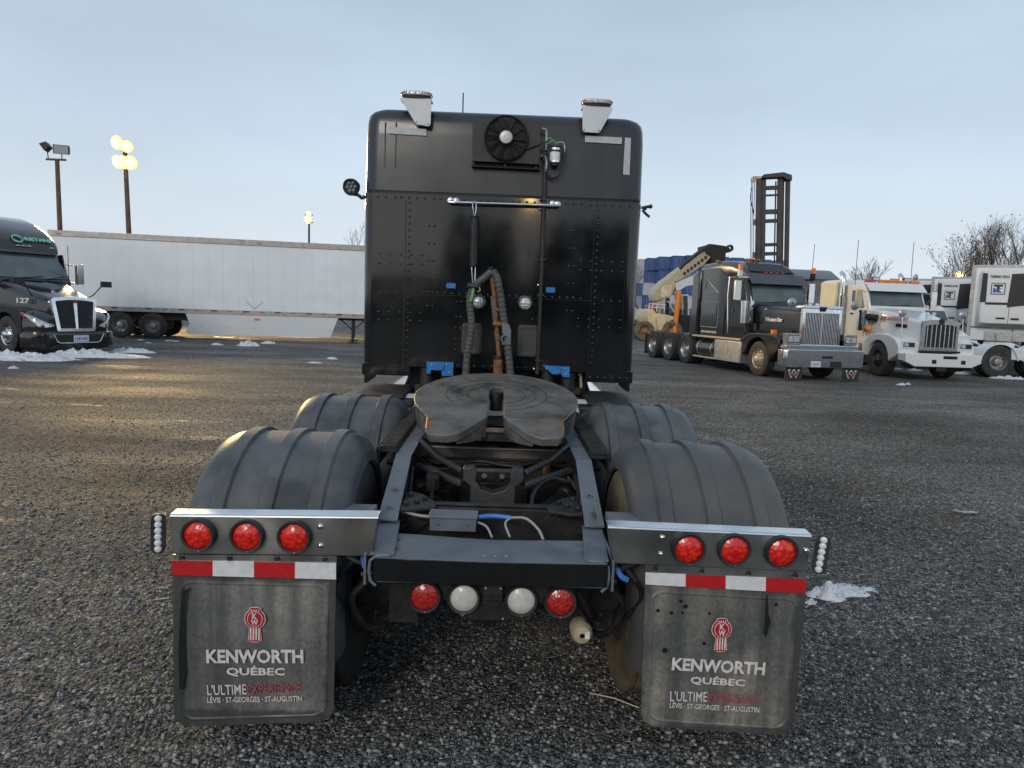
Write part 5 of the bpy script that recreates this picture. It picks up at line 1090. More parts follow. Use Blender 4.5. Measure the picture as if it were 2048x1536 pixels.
for x in (-.30, .62): b = MB(); b.box(x-.07, x+.07, -1.53, -1.515, .54, .66); b.tube([(x, -1.56, .58), (x, -1.50, .58)], .03, 8, 1); b.build('tow_hook', [M['seam'], M['iron']], bp, .01)
b = MB(); b.box(-.62, .62, -1.34, -1.2, .86, .92); b.build('grille_base', M['seam'], T)
for s in (-1, 1):
    h = MB(); a, c = min(s*.70, s*1.12), max(s*.70, s*1.12); h.box(a, c, -1.17, -1.12, .96, 1.18, 0); h.box(a+.03, c-.03, -1.18, -1.17, 1.0, 1.14, 1); h.box(a+.05, a+.19, -1.19, -1.18, 1.02, 1.12, 2); h.build('headlight', [M['wt'], M['grille'], M['head']], T, .006)
    round_mirror(T, (s*.98, -.85, 1.15), (s*.98, -.80, 2.02), .13); b = MB(); b.tube([(s*.98, -.82, 1.6), (s*.98, -.30, 1.38)], .010, 6); b.build('mirror_stay', M['chrome'], T)
    b = MB(); b.tube([(s*1.13, yw+.02, 1.42), (s*1.13, yw+.02, 2.02)], .19, 20, 0); b.tube([(s*1.13, yw+.02, 2.02), (s*1.13, yw+.02, 2.10)], .21, 20, 0); b.tube([(s*1.10, yw-.15, 1.88), (s*.9, yw-.4, 1.85)], .11, 12, 1); b.ball((s*1.08, yw-.26, 1.50), .11, 2, 10); b.build('air_cleaner', [M['chrome'], M['seam'], M['orangem']], T)
    b = MB(); b.tube([(s*1.08, yw+1.55, 1.1), (s*1.08, yw+1.55, 2.6)], .12, 18, 0); b.tube([(s*1.08, yw+1.55, 2.6), (s*1.08, yw+1.55, 3.1), (s*1.08, yw+1.60, 3.30), (s*1.08, yw+1.78, 3.42)], .075, 14, 0); b.build('exhaust_stack', M['chrome'], T)
    west_mirror(T, s, 1.0, yw+.1, 2.2, 2.78, 'beige' if s < 0 else 'chrome')
    wheel(T, s*1.02, 0, s, R=.54, w=.34, style='steer', rm='rubber', hub='iron')
    for y in (4.9, 6.25): wheel(T, s*1.06, y, s); wheel(T, s*.74, y, s)
    b = MB(); b.box(s*.95-.27, s*.95+.27, yw+.1, yw+1.6, .35, 1.0); b.build('step_box', M['alu'], T, .03)
stripes(T)
text('hood_lettering', 'KENWORTH', M['seam'], (-.665, -.02, 1.60), (-.615, -.52, 1.58), .09, T, (0, 0, 1), .05, .02)
b = MB(); b.box(-1.05, 1.05, yw+1.72, yw+3.2, 1.0, 3.18); b.build('sleeper', M['wt'], T, .09)
b = MB(); b.box(-1.2, -1.06, yw+1.9, yw+3.0, 1.2, 3.1); b.build('sleeper_extender', M['cream'], T, .05)
for k, (x, mm) in enumerate(((-.78, 'pinkm'), (-.32, 'orangem'), (.0, 'orangem'), (.32, 'orangem'), (.80, 'orangem'))):
    b = MB(); b.box(x-.15, x+.15, yw+.38, yw+.55, 3.03, 3.15); b.build('roof_beacon', M[mm], T, .03)
for x in (-.55, .55):
    b = MB(); b.box(x-.13, x+.13, yw+.45, yw+.55, 3.10, 3.24, 0); b.box(x-.11, x+.11, yw+.44, yw+.45, 3.12, 3.22, 1); b.tube([(x, yw+.5, 2.95), (x, yw+.5, 3.1)], .015, 6, 0); b.build('work_lamp', [M['rubber'], M['lens']], T)
b = MB(); b.ball((.85, yw+.5, 3.28), .10, 0, 12, (1, .4, 1.1)); b.tube([(.85, yw+.5, 2.95), (.85, yw+.5, 3.2)], .015, 6); b.build('spot_lamp', M['alu'], T)
b = MB(); b.box(-.45, .45, -.9, 7.2, .72, .98); b.build('chassis', M['iron'], T)
b = MB(); b.box(-.16, .16, -1.46, -1.40, .30, .44); b.build('tow_pin', M['iron'], T, .01)
for x, y0 in ((.95, yw+.9), (-.98, yw+1.0)): b = MB(); b.tube([(x, y0, 2.9), (x, y0+.02, 4.5)], .010, 5); b.build('antenna', M['seam'], T)

# brown sleeper truck behind, only its upper part shows
T = thing('semi_truck', 'brown high-roof sleeper tractor showing above the white heavy tractor', 'truck', (14.3, 27.8, 0), rad(5), 'parked road tractors')
b = MB(); b.prism([(-1.4, .8), (-1.45, 1.7), (.7, 2.15), (1.1, 2.8), (1.9, 3.45), (2.8, 3.88), (3.3, 3.95), (5.2, 3.95), (5.2, .8)], 'x', -1.15, 1.15); b.build('cab', M['brown'], T, .15, seg=3)
b = MB(); b.slab([(-.95, .72, 2.22), (.95, .72, 2.22), (.93, 1.02, 2.74), (-.93, 1.02, 2.74)], .012, 0, (0, -.9, .4)); b.build('windscreen', M['wind'], T)
b = MB(); b.prism([(1.9, 3.47), (2.8, 3.90), (3.3, 3.97), (5.15, 3.97), (5.15, 3.99), (3.3, 3.99), (2.8, 3.93), (1.9, 3.50)], 'x', -1.0, 1.0); b.build('roof_fairing', M['greyroof'], T)
for s in (-1, 1):
    b = MB(); b.tube([(s*1.25, 2.2, 1.0), (s*1.25, 2.2, 3.0), (s*1.25, 2.25, 3.15)], .10, 14); b.build('exhaust_stack', M['chrome'], T)
    wheel(T, s*1.02, 0, s, style='steer')
    for y in (5.0, 6.3): wheel(T, s*1.06, y, s)
b = MB(); b.tube([(-1.15, 2.4, 3.0), (-1.9, 2.2, 3.02)], .02, 6); b.build('mirror_arm', M['chrome'], T)
b = MB(); b.box(-1.22, 1.22, -1.6, -1.4, .4, .85); b.build('bumper', M['chrome'], T, .02)
b = MB(); b.tube([(-.55, 1.6, 3.2), (-.52, 1.6, 5.0)], .012, 5); b.build('antenna', M['seam'], T)

# small-hooded white truck half hidden behind the grille of the heavy tractor
T = thing('semi_truck', 'white short-hooded truck half hidden behind the white heavy tractor', 'truck', (16.75, 25.0, 0), rad(6), 'parked road tractors')
b = MB(); b.loft([ringy(-1.0, .70, .8, 1.32, .12), ringy(-.4, .82, .75, 1.52, .15), ringy(.5, .95, .75, 1.68, .15)]); b.box(-1.1, 1.1, -.85, -.5, .75, 1.15); b.build('hood', M['wt'], T, .02, ang=60)
b = MB(); b.prism([(.45, .9), (.43, 1.66), (.85, 2.25), (1.05, 2.42), (2.2, 2.42), (2.2, .9)], 'x', -1.0, 1.0); b.build('cab', M['wt'], T, .07)
n_ = Vector((0, -.59, .42)).normalized(); b = MB(); b.slab([Vector((-.9, .45, 1.70))+n_*.012, Vector((.9, .45, 1.70))+n_*.012, Vector((.88, .82, 2.22))+n_*.012, Vector((-.88, .82, 2.22))+n_*.012], .012, 0, n_); b.build('windscreen', M['wind'], T)
b = MB()
for x in (-.6, -.2, 0, .2, .6): b.box(x-.05, x+.05, .92, 1.0, 2.40, 2.45)
b.build('marker_lamp', M['orangem'], T)
for s in (-1, 1):
    fender_arch(T, s, .6, 1.15, [(-.95, .72), (-.95, 1.05), (-.4, 1.15), (.3, 1.15), (.85, .95), (.85, .65), (.64, .58)]+archpts(.62, .52, 0, 165)[::-1], M['wt'], 'fender', .04)
    q = MB(); q.box(min(s*.72, s*1.08), max(s*.72, s*1.08), -1.0, -.9, .88, 1.06); q.build('headlight', M['head'], T, .02)
    wheel(T, s*.98, 0, s, style='drive'); wheel(T, s*1.02, 3.8, s)
    b = MB(); b.lathe([(-.03, .02), (-.02, .12), (0, .15), (.01, 1e-4)], (s*1.15, .1, 1.95), 'y', 16, 0); b.tube([(s*.9, .1, 1.4), (s*1.15, .1, 1.9)], .012, 6, 0); b.box(s*1.28-.06, s*1.28+.06, .3, .4, 1.6, 2.15, 1); b.build('mirror', [M['alu'], M['seam']], T)
b = MB(); b.box(-1.15, 1.15, -1.15, -1.0, .5, .78); b.build('bumper', M['wt'], T, .03)
b = MB(); b.box(-.5, .5, -1.02, -.98, .85, 1.15)
b.build('grille', M['grille'], T)

# ---------------------------------------------------------------- refrigerated trailers, cooling units facing us
def reefer(label, loc, rz, uw, full, k):
    T_ = thing('reefer_trailer', label, 'trailer', loc, rz, 'refrigerated trailers nose towards the yard')
    b = MB(); b.box(-1.3, 1.3, 0, 14, 1.15, 4.0)
    for q in range(22): b.box(-1.305, -1.295, .8+q*.6, .83+q*.6, 1.2, 3.95)
    b.build('body', M['trail'], T_, .02)
    b = MB(); b.box(-1.32, 1.32, -.02, 14, 3.98, 4.08); 
    for s in (-1, 1): b.box(s*1.25-.07, s*1.25+.07, -.04, .0, 1.15, 4.0)
    b.build('corner_rail', M['rail'], T_, .01)
    # cooling unit
    b = MB(); b.loft([[Vector((a, y, z)) for a, z in rrect(uw, 1.75, 3.95, .12, 4)] for y in (0, -.40)]+[[Vector((a, -.50, z)) for a, z in rrect(uw-.08, 1.83, 3.87, .12, 4)]]); cu = b.build('cooling_unit', M['wt'], T_, ang=40)
    b = MB()
    b.prism([(-uw*.99, 2.62), (-uw*.78, 2.62), (-uw*.80, 3.72), (-uw*.97, 3.74)], 'y', -.515, -.49, 0); b.prism([(uw*.99, 2.60), (-uw*.08, 2.44), (-uw*.02, 3.70), (uw*.97, 3.76)], 'y', -.515, -.49, 0)
    for q in range(4): b.box(uw*.18, uw*.78, -.522, -.515, 2.80+q*.24, 2.82+q*.24, 1)
    b.box(-uw*.80, -uw*.06, -.512, -.49, 2.53, 2.62, 0); b.box(-uw*.80, uw*.80, -.43, -.36, 3.86, 3.92, 0)
    b.build('air_grille', [M['grille'], M['seam']], cu)
    b = MB(); b.box(-.008, .008, -.506, -.49, 1.85, 2.58); b.box(-uw*.4, -uw*.1, -.512, -.49, 1.98, 2.05); b.box(uw*.08, uw*.35, -.512, -.49, 1.96, 2.04); b.build('unit_door_latch', M['seam'], cu)
    text('lettering', 'THERMO KING', M['txtk'], (-uw*.72, -.508, 3.55), (-uw*.09, -.508, 3.55), .10, cu, (0, 0, 1), .02, .008)
    ec = -uw*.42; b = MB(); b.box(ec-.23, ec+.23, -.514, -.49, 2.92, 3.36, 0); b.box(ec-.20, ec+.20, -.518, -.51, 2.95, 3.33, 1); em = b.build('emblem', [M['txtk'], M['wt']], cu)
    text('emblem_letter', 'T', M['txtk'], (ec-.15, -.519, 3.02), (ec+.15, -.519, 3.02), .26, em, (0, 0, 1), .06, .006); text('emblem_letter', 'K', M['platet'], (ec-.16, -.527, 3.0), (ec+.16, -.527, 3.0), .15, em, (0, 0, 1), .05, .004)
    b = MB(); b.box(-1.2, 1.2, .0, .5, 1.62, 1.68); b.tube([(.2, -.02, 1.7), (.2, -.06, 1.1)], .02, 6); b.tube([(-.4, -.02, 1.5), (-.3, -.08, 1.2)], .03, 6); b.box(-.7, .7, -.06, 0, 1.15, 1.5); b.build('gladhand_panel', M['alu'], T_)
    b = MB(); 
    for s in (-1, 1): b.box(s*.9-.07, s*.9+.07, 3.0, 3.15, 0, 1.15)
    b.build('landing_gear', M['iron'], T_)
    for y in (11.5, 12.8):
        for s in (-1, 1): wheel(T_, s*1.1, y, s)
    return T_
for lb, px, D, rz in (('white reefer trailer at the right edge with the largest cooling unit', 2034, 27.6, -34), ('white reefer trailer with black side grille left of the right edge unit', 1930, 36, -38), ('far white reefer trailer glimpsed above the cab roof of the white heavy tractor', 1838, 39, -38)):
    q = atd(px, 600, D); reefer(lb, (q.x, q.y+.4, 0), rad(rz), .98, True, 0)
# tractor tandem under the right-hand trailer: white quarter fenders over two axles
T = thing('semi_truck', 'white-fendered drive wheels of a tractor cut by the right edge', 'truck', (16.75, 22.4, 0), rad(86), 'parked road tractors')
for y in (0, -1.36):
    for s in (-1, 1):
        w_ = wheel(T, s*1.06, y, s, R=.54, rm='bright' if False else 'alu'); 
        if s < 0: wheel(T, s*.74, y, s, R=.54)
        b = MB(); b.lathe([(-.33, .58), (-.33, .61), (.33, .61), (.33, .58)], (s*.92, y, .54), 'x', 20, 0, 5, 175); b.build('quarter_fender', M['wt'], T)
b = MB(); b.box(-.45, .45, -3.2, .9, .72, .98); b.box(-1.2, -.5, -.68-.3, -.68+.3, .62, 1.0); b.box(-.5, .5, -.9, -.4, 1.0, 1.15); b.build('chassis', M['skirt'], T, .02)
b = MB(); b.box(-1.24, 1.24, -6.5, -3.0, .9, 3.3); b.build('cab', M['wt'], T, .1)
# ================================================================== container yard machines
T = thing('reach_stacker', 'faded yellow reach stacker with raised beige boom behind the black chrome truck', 'crane', (8.9, 41.6, 0), rad(2))
SCX = 33.2
def sp(px, py): return ((px-1283)/SCX, (683.5-(py-.036*(px-1283)))/SCX)
def sprism(name, P, y0, y1, m, par=T, bev=.03, mi=0):
    b = MB(); b.prism([sp(*p) for p in P], 'y', y0, y1); return b.build(name, m, par, bev)
sprism('counterweight', [(1287, 634), (1290, 620), (1296, 619), (1303, 625), (1312, 668), (1298, 671), (1289, 645)], .3, 3.6, M['yellow'])
sprism('hull', [(1302, 627), (1328, 631), (1346, 636), (1346, 642), (1338, 641), (1328, 650), (1326, 664), (1306, 668)], .3, 3.4, M['yellow'])
sprism('side_tank', [(1304, 633), (1326, 631), (1325, 662), (1308, 662)], .18, .3, M['yellow'])
for px, r in ((1281.5, .60), (1338, .64)):
    for yy, sg in ((.35, -1), (3.3, 1)):
        w_ = wheel(T, (px-1283)/SCX, yy, 1, R=r, w=.6, rim=.34, tm='tyred', rm='rimbrown', hub='iron'); w_.rotation_euler = (0, 0, sg*math.pi/2)
sprism('boom_base', [(1304, 588), (1308, 575), (1318, 566), (1330, 556), (1345, 560), (1346, 575), (1340, 592), (1318, 600), (1306, 603)], .9, 2.6, M['beige'])
sprism('name_board', [(1316, 574), (1338, 569), (1338, 592), (1317, 597)], .84, .9, M['yellow'], bev=0)
sprism('boom_post', [(1312, 598), (1322, 600), (1321, 632), (1311, 628)], 1.0, 2.4, M['beige'])
sprism('boom', [(1331, 556), (1344, 545), (1356, 536), (1400, 503), (1416, 500), (1419, 512), (1404, 528), (1376, 548), (1352, 562), (1336, 566)], 1.0, 2.5, M['beige'])
sprism('boom', [(1345, 565), (1400, 545), (1440, 522), (1440, 542), (1400, 568), (1372, 572), (1352, 585)], 1.1, 2.4, M['skirt'])
b = MB(); b.tube([Vector((sp(x, y)[0], 1.0, sp(x, y)[1])) for x, y in ((1354, 536), (1362, 526), (1405, 493), (1414, 489))], .12, 8); b.build('boom_hose', M['rubber'], T)
for k in range(7): 
    x, y = 1362+k*7, 545-k*5.4; b = MB(); b.box(sp(x, y)[0], sp(x, y)[0]+.14, .94, 1.0, sp(x, y)[1]-.12, sp(x, y)[1]+.06); b.build('boom_lug', M['iron'], T)
sprism('boom_head', [(1404, 489), (1416, 486), (1452, 491), (1459, 500), (1456, 503), (1448, 502), (1446, 530), (1430, 536), (1416, 530), (1418, 512), (1406, 506)], .9, 2.6, M['iron'])
b = MB(); b.lathe([(-.1, .1), (-.1, .22), (.1, .22), (.1, .1)], (sp(1458, 494)[0], 1.2, sp(1458, 494)[1]), 'y', 14); b.build('sheave', M['rubber'], T)
b = MB(); b.tube([Vector((sp(x, y)[0], .55, sp(x, y)[1])) for x, y in ((1328.5, 597), (1327, 672))], .13, 10); b.build('lift_cylinder', M['seam'], T)
b = MB(); b.tube([Vector((sp(x, y)[0], .2, sp(x, y)[1])) for x, y in ((1348, 584), (1343, 676))], .16, 8); b.build('orange_leg', M['orange'], T)
b = MB(); b.tube([Vector((sp(x, y)[0], .8, sp(x, y)[1])) for x, y in ((1349, 582), (1356, 600), (1362, 620))], [.24, .2, .13], 10); b.build('lift_cylinder', M['beige'], T)
sprism('operator_cab', [(1351, 590), (1378, 592), (1381, 632), (1366, 634), (1352, 628)], 1.3, 2.6, M['wind'])
b = MB()
for P in ([(1351, 590), (1352, 628)], [(1365, 590), (1368, 632)], [(1378, 592), (1381, 632)], [(1351, 590), (1378, 591)]): b.tube([Vector((sp(x, y)[0], 1.28, sp(x, y)[1])) for x, y in P], .05, 6)
b.build('cab_frame', M['whiteb'], T)
b = MB()
for P in ([(1290, 608), (1324, 611)], [(1290, 615), (1324, 618)], [(1290, 608), (1290, 622)], [(1297, 608), (1297, 622)], [(1306, 609), (1306, 624)], [(1330, 604), (1342, 625)], [(1326, 604), (1330, 604)], [(1322, 611), (1322, 628)]): b.tube([Vector((sp(x, y)[0], .45, sp(x, y)[1])) for x, y in P], .035, 6)
b.build('handrail', M['whiteb'], T)
sprism('engine_cover', [(1297, 611), (1310, 612), (1309, 624), (1298, 622)], 1.0, 2.6, M['pinkm'])
sprism('front_frame', [(1348, 628), (1388, 634), (1392, 668), (1350, 668), (1352, 645)], .8, 3.0, M['iron'])

T = thing('container_handler', 'tall dark double mast of a container handler rising behind the black chrome truck', 'forklift', (15.22, 38.0, 0), rad(-9)); T.rotation_euler = (0, rad(-3.2), rad(-9))
S2 = .89
def mast_rail(x0, x1, y0, y1): b = MB(); b.box(x0, x1, y0, y1, .3, 9.35); return b.build('mast_rail', M['mast'], T, .02)
M['mast'] = mat('mast_steel', (.040, .037, .036), .6, 0, .3, 3, 0, 40, 0, ((.11, .075, .055), .35, 2))
mast_rail(-.82, -.60, -.25, .25); mast_rail(-.57, -.33, -.10, .3); mast_rail(.33, .58, -.10, .3); mast_rail(.60, .66, .0, .25); mast_rail(.74, .94, -.15, .2)
for z, h in ((8.85, .22), (8.45, .10), (7.55, .26), (7.05, .20), (5.75, .18), (5.25, .20), (4.55, .18), (3.4, .2), (2.2, .2)):
    b = MB(); b.box(-.45, .45, -.02, .12, z-h/2, z+h/2); b.build('mast_crossbar', M['mast'], T, .01)
b = MB(); b.prism([(-.62, 9.35), (-.5, 9.55), (.55, 9.62), (.98, 9.45), (1.0, 9.15), (.7, 9.2), (.55, 9.35)], 'y', -.3, .35); b.build('mast_head', M['mast'], T, .03)
b = MB(); b.lathe([(-.10, .06), (-.10, .15), (.10, .15), (.10, .06)], (-.98, 0, 9.35), 'y', 16); b.box(-1.0, -.6, -.1, .1, 9.25, 9.5); b.build('sheave', M['beige'], T)
b = MB()
for x in (-1.10, -1.02, -.93): b.tube([(x, 0, 9.3), (x-.02, .02, 6.5), (x+.02, 0, 3.0)], .018, 5)
b.tube(spline([(-1.08, 0, 8.9), (-1.13, 0, 8.3), (-1.0, 0, 7.7), (-.95, 0, 7.4)], 5), .03, 6); b.tube([(.22, .1, 9.2), (.20, .1, 3.4)], .04, 6)
b.build('mast_hose', M['seam'], T)
b = MB()
for z in (7.0, 5.2): b.box(-.98, -.84, -.06, .06, z-.16, z+.16)
for z in (7.5, 7.0, 5.7, 5.2, 4.5): b.box(.34, .40, -.12, -.10, z-.1, z+.1)
b.build('hose_clamp', M['rust'], T)
b = MB(); b.box(-1.5, 1.5, .5, 6.0, .8, 1.9); b.box(-.9, .9, 1.6, 3.4, 1.9, 3.2); b.build('body', M['yellow'], T, .08)
for s in (-1, 1):
    for y in (.9, 5.0): wheel(T, s*1.4, y, s, R=.75, w=.5, rim=.38)

# ---------------------------------------------------------------- stacked shipping containers, end doors to the yard
CM = {}
for n, c in (('b', (.035, .085, .27)), ('d', (.025, .055, .19)), ('w', (.50, .52, .54)), ('g', (.30, .36, .44)), ('l', (.06, .17, .42))): CM[n] = mat('container_paint_'+n, c, .5, 0, .12, .6, 0, 40, 0, ((.25, .22, .2), .15, .5))
CN = dict(b='blue', d='dark blue', w='white', g='grey', l='light blue')
proto = {}
def container(cname, x, y, rz, z, label):
    if cname not in proto:
        b = MB(); w, h, l_ = 1.219, 2.59, 6.06
        b.box(-w+.04, w-.04, .06, l_-.06, .08, h-.06, 0)
        for k in range(24): yy = .2+k*.24; b.box(-w+.012, w-.012, yy, yy+.12, .15, h-.12, 0)
        for k in range(8): xx = -w+.16+k*.27; b.box(xx, xx+.13, .03, l_-.03, .15, h-.15, 0)
        body = b.build('shipping_container', CM[cname])
        b = MB()
        for sx in (-1, 1):
            for yy in (0, l_-.14): b.box(sx*w-.14*(sx > 0), sx*w+.14*(sx < 0), yy, yy+.14, 0, h, 0)
            b.box(sx*w-.08*(sx > 0), sx*w+.08*(sx < 0), .14, l_-.14, 0, .14); b.box(sx*w-.08*(sx > 0), sx*w+.08*(sx < 0), .14, l_-.14, h-.1, h)
        for yy in (0, l_-.1): b.box(-w+.14, w-.14, yy, yy+.1, 0, .14); b.box(-w+.14, w-.14, yy, yy+.1, h-.1, h)
        b.build('corner_frame', CM[cname], body)
        b = MB()
        for xx in (-.7, -.25, .25, .7): b.tube([(xx, -.005, .1), (xx, -.005, h-.08)], .022, 5)
        b.build('door_bar', M['alu'], body); proto[cname] = body; o = body
    else: o = copy_tree(proto[cname])
    o.location = (x, y, z); o.rotation_euler = (0, 0, rz)
    return tag(o, label, 'container', 'stacked shipping containers')
stacks = [(1280, 158, 'wwbgw'), (1299, 154, 'bbwbd'), (1324, 149, 'bbdwb'), (1351, 145, 'bdbwb'), (1379, 143, 'dbbwb'), (1408, 143, 'bblwb'), (1437, 144, 'bdbbw'), (1466, 145, 'bbdlb'), (1495, 146, 'dbbwb'), (1524, 147, 'bdwbb'), (1552, 148, 'lbbdw')]
ordn = ['topmost', 'second from the top', 'middle one', 'second from the ground', 'lowest']
pos = ['leftmost stack', 'second stack from the left', 'third stack from the left', 'fourth stack', 'stack behind the boom middle', 'stack behind the boom head', 'stack just right of the boom head', 'stack left of the dark mast', 'stack at the left mast rail', 'stack seen through the dark mast', 'stack right of the dark mast']
for (px, D, s), pn in zip(stacks, pos):
    base = atd(px, 640, D)
    for i, cch in enumerate(s):
        dx = RNG.uniform(-.12, .12)
        container(cch, base.x+dx, base.y+RNG.uniform(-.25, .25), rad(-3), (4-i)*2.60+.01, f'{CN[cch]} container, {ordn[i]} of the {pn}')

# ================================================================== floodlight poles
M['lampon'] = mat('lit_sodium_lamp', (1, .8, .4), .4, 0, 0, 1, emit=((1, .68, .11), 1.9))
M['lampfar'] = mat('lit_sodium_lamp_bright', (1, .8, .4), .4, 0, 0, 1, emit=((1, .66, .20), 70))
M['bulb'] = mat('sodium_bulb', (1, .9, .6), .4, 0, 0, 1, emit=((1, .88, .55), 9))
M['lampoff'] = mat('unlit_lamp_glass', (.35, .36, .36), .15)
def flood(T_, c, yaw, pitch, lit, sz=.55, par=None):
    Mx = Matrix.Translation(Vector(c)) @ Matrix.Rotation(yaw, 4, 'Z') @ Matrix.Rotation(pitch, 4, 'X')
    def put(b):
        for i in range(len(b.v)): b.v[i] = tuple(Mx @ Vector(b.v[i]))
        return b
    if lit:                                  # round bowl reflector with a domed glass and the arc tube glowing inside it
        b = MB(); b.lathe([(.42*sz, .10*sz), (.30*sz, .20*sz), (.02*sz, .44*sz), (-.04*sz, .47*sz), (-.04*sz, .44*sz)], (0, 0, 0), 'y', 20); h = put(b).build('floodlight', M['alu'], T_)
        b = MB(); b.lathe([(-.03*sz, .455*sz), (-.10*sz, .43*sz), (-.17*sz, .34*sz), (-.21*sz, .20*sz), (-.22*sz, 1e-4)], (0, 0, 0), 'y', 20); put(b).build('lamp_glass', M['lampfar'] if lit == 2 else M['lampon'], h)
        b = MB(); b.ball((0, -.20*sz, 0), .25*sz, 0, 14, (1, .28, 1)); put(b).build('lamp_bulb', M['bulb'], h)
    else:
        b = MB(); P = [Vector(p) for p in ((-.5, .30, -.22), (.5, .30, -.22), (.5, .30, .22), (-.5, .30, .22))]; Q = [Vector((p.x*1.05, -.22, p.z*1.5)) for p in P]
        b.loft([[p*sz for p in P], [q*sz for q in Q]], 0); h = put(b).build('floodlight', M['rubber'], T_)
        b = MB(); b.box(-.46*sz, .46*sz, -.235*sz, -.222*sz, -.29*sz, .29*sz); put(b).build('lamp_glass', M['lampoff'], h)
def pole(label, x, y, h, lean, r, arms, mname='wood'):
    T_ = thing('floodlight_pole', label, 'light pole', (x, y, 0), 0, 'floodlight poles around the yard')
    b = MB(); b.tube([(0, 0, 0), (lean*.5, 0, h*.5), (lean, 0, h)], [r, r*.88, r*.74], 12); b.build('pole', M[mname], T_)
    for z, half, heads in arms:
        lx = lean*z/h; b = MB(); b.box(lx-half, lx+half, -.16, -.06, z-.06, z+.06); b.build('crossarm', M['wood'], T_)
        for hx, hz, yaw, pit, lit, sz in heads:
            b = MB(); b.tube([(lx+hx*.85, -.11, z), (lx+hx, -.15, z+hz)], .03, 6); b.build('lamp_bracket', M['rubber'], T_); flood(T_, (lx+hx, -.2, z+hz), yaw, pit, lit, sz)
    return T_
p = atd(118, 320, 46); pole('unlit brown floodlight pole with two grey heads, leftmost behind the white trailer', p.x, p.y, p.z, -.12, .17, [(p.z, .62, [(-.55, .75, rad(-75), rad(35), False, .75), (.42, .6, rad(20), rad(5), False, .85)])])
p = atd(256, 290, 45); A1 = pole('wooden floodlight pole glowing yellow on two levels above the white trailer', p.x+.10, p.y, p.z-.25, -.30, .17,
  [(p.z-.15, .50, [(-.32, .22, rad(-15), rad(20), True, .95), (.22, .02, rad(25), rad(20), True, .8)]), (p.z-1.15, .60, [(-.34, .08, rad(-20), rad(20), True, .9), (.0, .06, rad(0), rad(20), True, .9), (.36, 0.04, rad(30), rad(20), True, .95)])])
LP1 = Vector((p.x-.1, p.y-.6, p.z-.4))
p = atd(619, 430, 88); pole('small far floodlight pole with warm lit heads left of the black cab', p.x, p.y, p.z, -.05, .16, [(p.z+.0, .5, [(0, .1, 0, rad(20), True, .7)]), (p.z-.9, .5, [(-.1, .3, 0, rad(20), True, 1.0)])])
p = atd(1918, 551, 80); pole('lit floodlight glowing through the bare trees on the right', p.x, p.y, p.z-.15, 0, .15, [(p.z-.2, .4, [(0, .2, rad(-28), rad(10), True, 1.15)])])
def lamp_light(name, loc, tgt, power, spot, parent=None):
    l_ = bpy.data.lights.new(name, 'SPOT'); l_.energy = power; l_.color = (1, .66, .24); l_.spot_size = rad(spot); l_.spot_blend = .6; l_.shadow_soft_size = 2.4
    o = bpy.data.objects.new(name, l_); COL.objects.link(o); o.location = loc; o.rotation_euler = (Vector(tgt)-Vector(loc)).to_track_quat('-Z', 'Y').to_euler(); return o
p = Vector((3.4, -47, 0)); pole('lit wooden floodlight pole behind the viewer, mirrored as yellow glints in the black sleeper', p.x, p.y, 9.8, 0, .17, [(9.7, .5, [(-.3, .2, rad(170), rad(20), 2, .8), (.3, .2, rad(190), rad(20), 2, .8)])])
l1 = lamp_light('flood_beam', LP1, (-5.5, 13, 0), 27000, 84)
l1.parent = A1; l1.matrix_parent_inverse = Matrix.Translation(-Vector(A1.location))

# ================================================================== bare trees
def tree(label, x, y, h, leafy=0, spread=.5, seed=1, twig=6, trunk_r=None, kind='tree', rmin=.010):
    rnd = random.Random(seed); T_ = thing('tree', label, 'tree', (x, y, 0), rnd.uniform(0, 6.28), 'bare trees beyond the yard'); tr = MB(); cr = MB(); lf = MB()
    def grow(p, d, ln, r, lev):
        n = 3; pts = [p]; q = p.copy(); dd = d.copy()
        for i in range(n):
            dd = (dd+Vector((rnd.gauss(0, .13), rnd.gauss(0, .13), rnd.gauss(.05, .08)))).normalized(); q = q+dd*(ln/n); pts.append(q.copy())
        tgt = tr if lev < 2 else cr
        tgt.tube(pts, [r, r*.88, r*.76, r*.62], 6 if lev < 2 else 3, 0, False)
        if lev >= twig:
            if leafy and rnd.random() < leafy:
                for _ in range(2):
                    c = q+Vector((rnd.gauss(0, .25), rnd.gauss(0, .25), rnd.gauss(0, .2))); a = Vector((rnd.gauss(0, 1), rnd.gauss(0, 1), rnd.gauss(0, 1))).normalized()*rnd.uniform(.06, .13); e_ = a.cross(Vector((rnd.gauss(0, 1), rnd.gauss(0, 1), 1))).normalized()*.06; lf.add([c-a, c+e_, c+a, c-e_], [(0, 1, 2, 3)])
            return
        k = rnd.choice((2, 3, 3)) if lev > 0 else rnd.choice((3, 4))
        for i in range(k):
            t = rnd.uniform(.45, 1.0) if i else 1.0; b0 = pts[0].lerp(pts[-1], t) if t < 1 else q
            ax = Vector((rnd.gauss(0, 1), rnd.gauss(0, 1), rnd.gauss(0, .25))).normalized(); nd = (dd*(1.0 if i else 1.3)+ax*spread*rnd.uniform(.6, 1.3)+Vector((0, 0, .12))).normalized()
            grow(b0, nd, ln*rnd.uniform(.62, .84), max(r*.62*rnd.uniform(.7, 1), rmin), lev+1)
    grow(Vector((0, 0, 0)), Vector((0, 0, 1)), h*.30, trunk_r or h*.016, 0)
    tr.build('trunk', M['bark'], T_); c = cr.build('crown', M['bark'], T_)
    if lf.f: lf.build('dry_leaves', M['leaf'], c)
    return T_
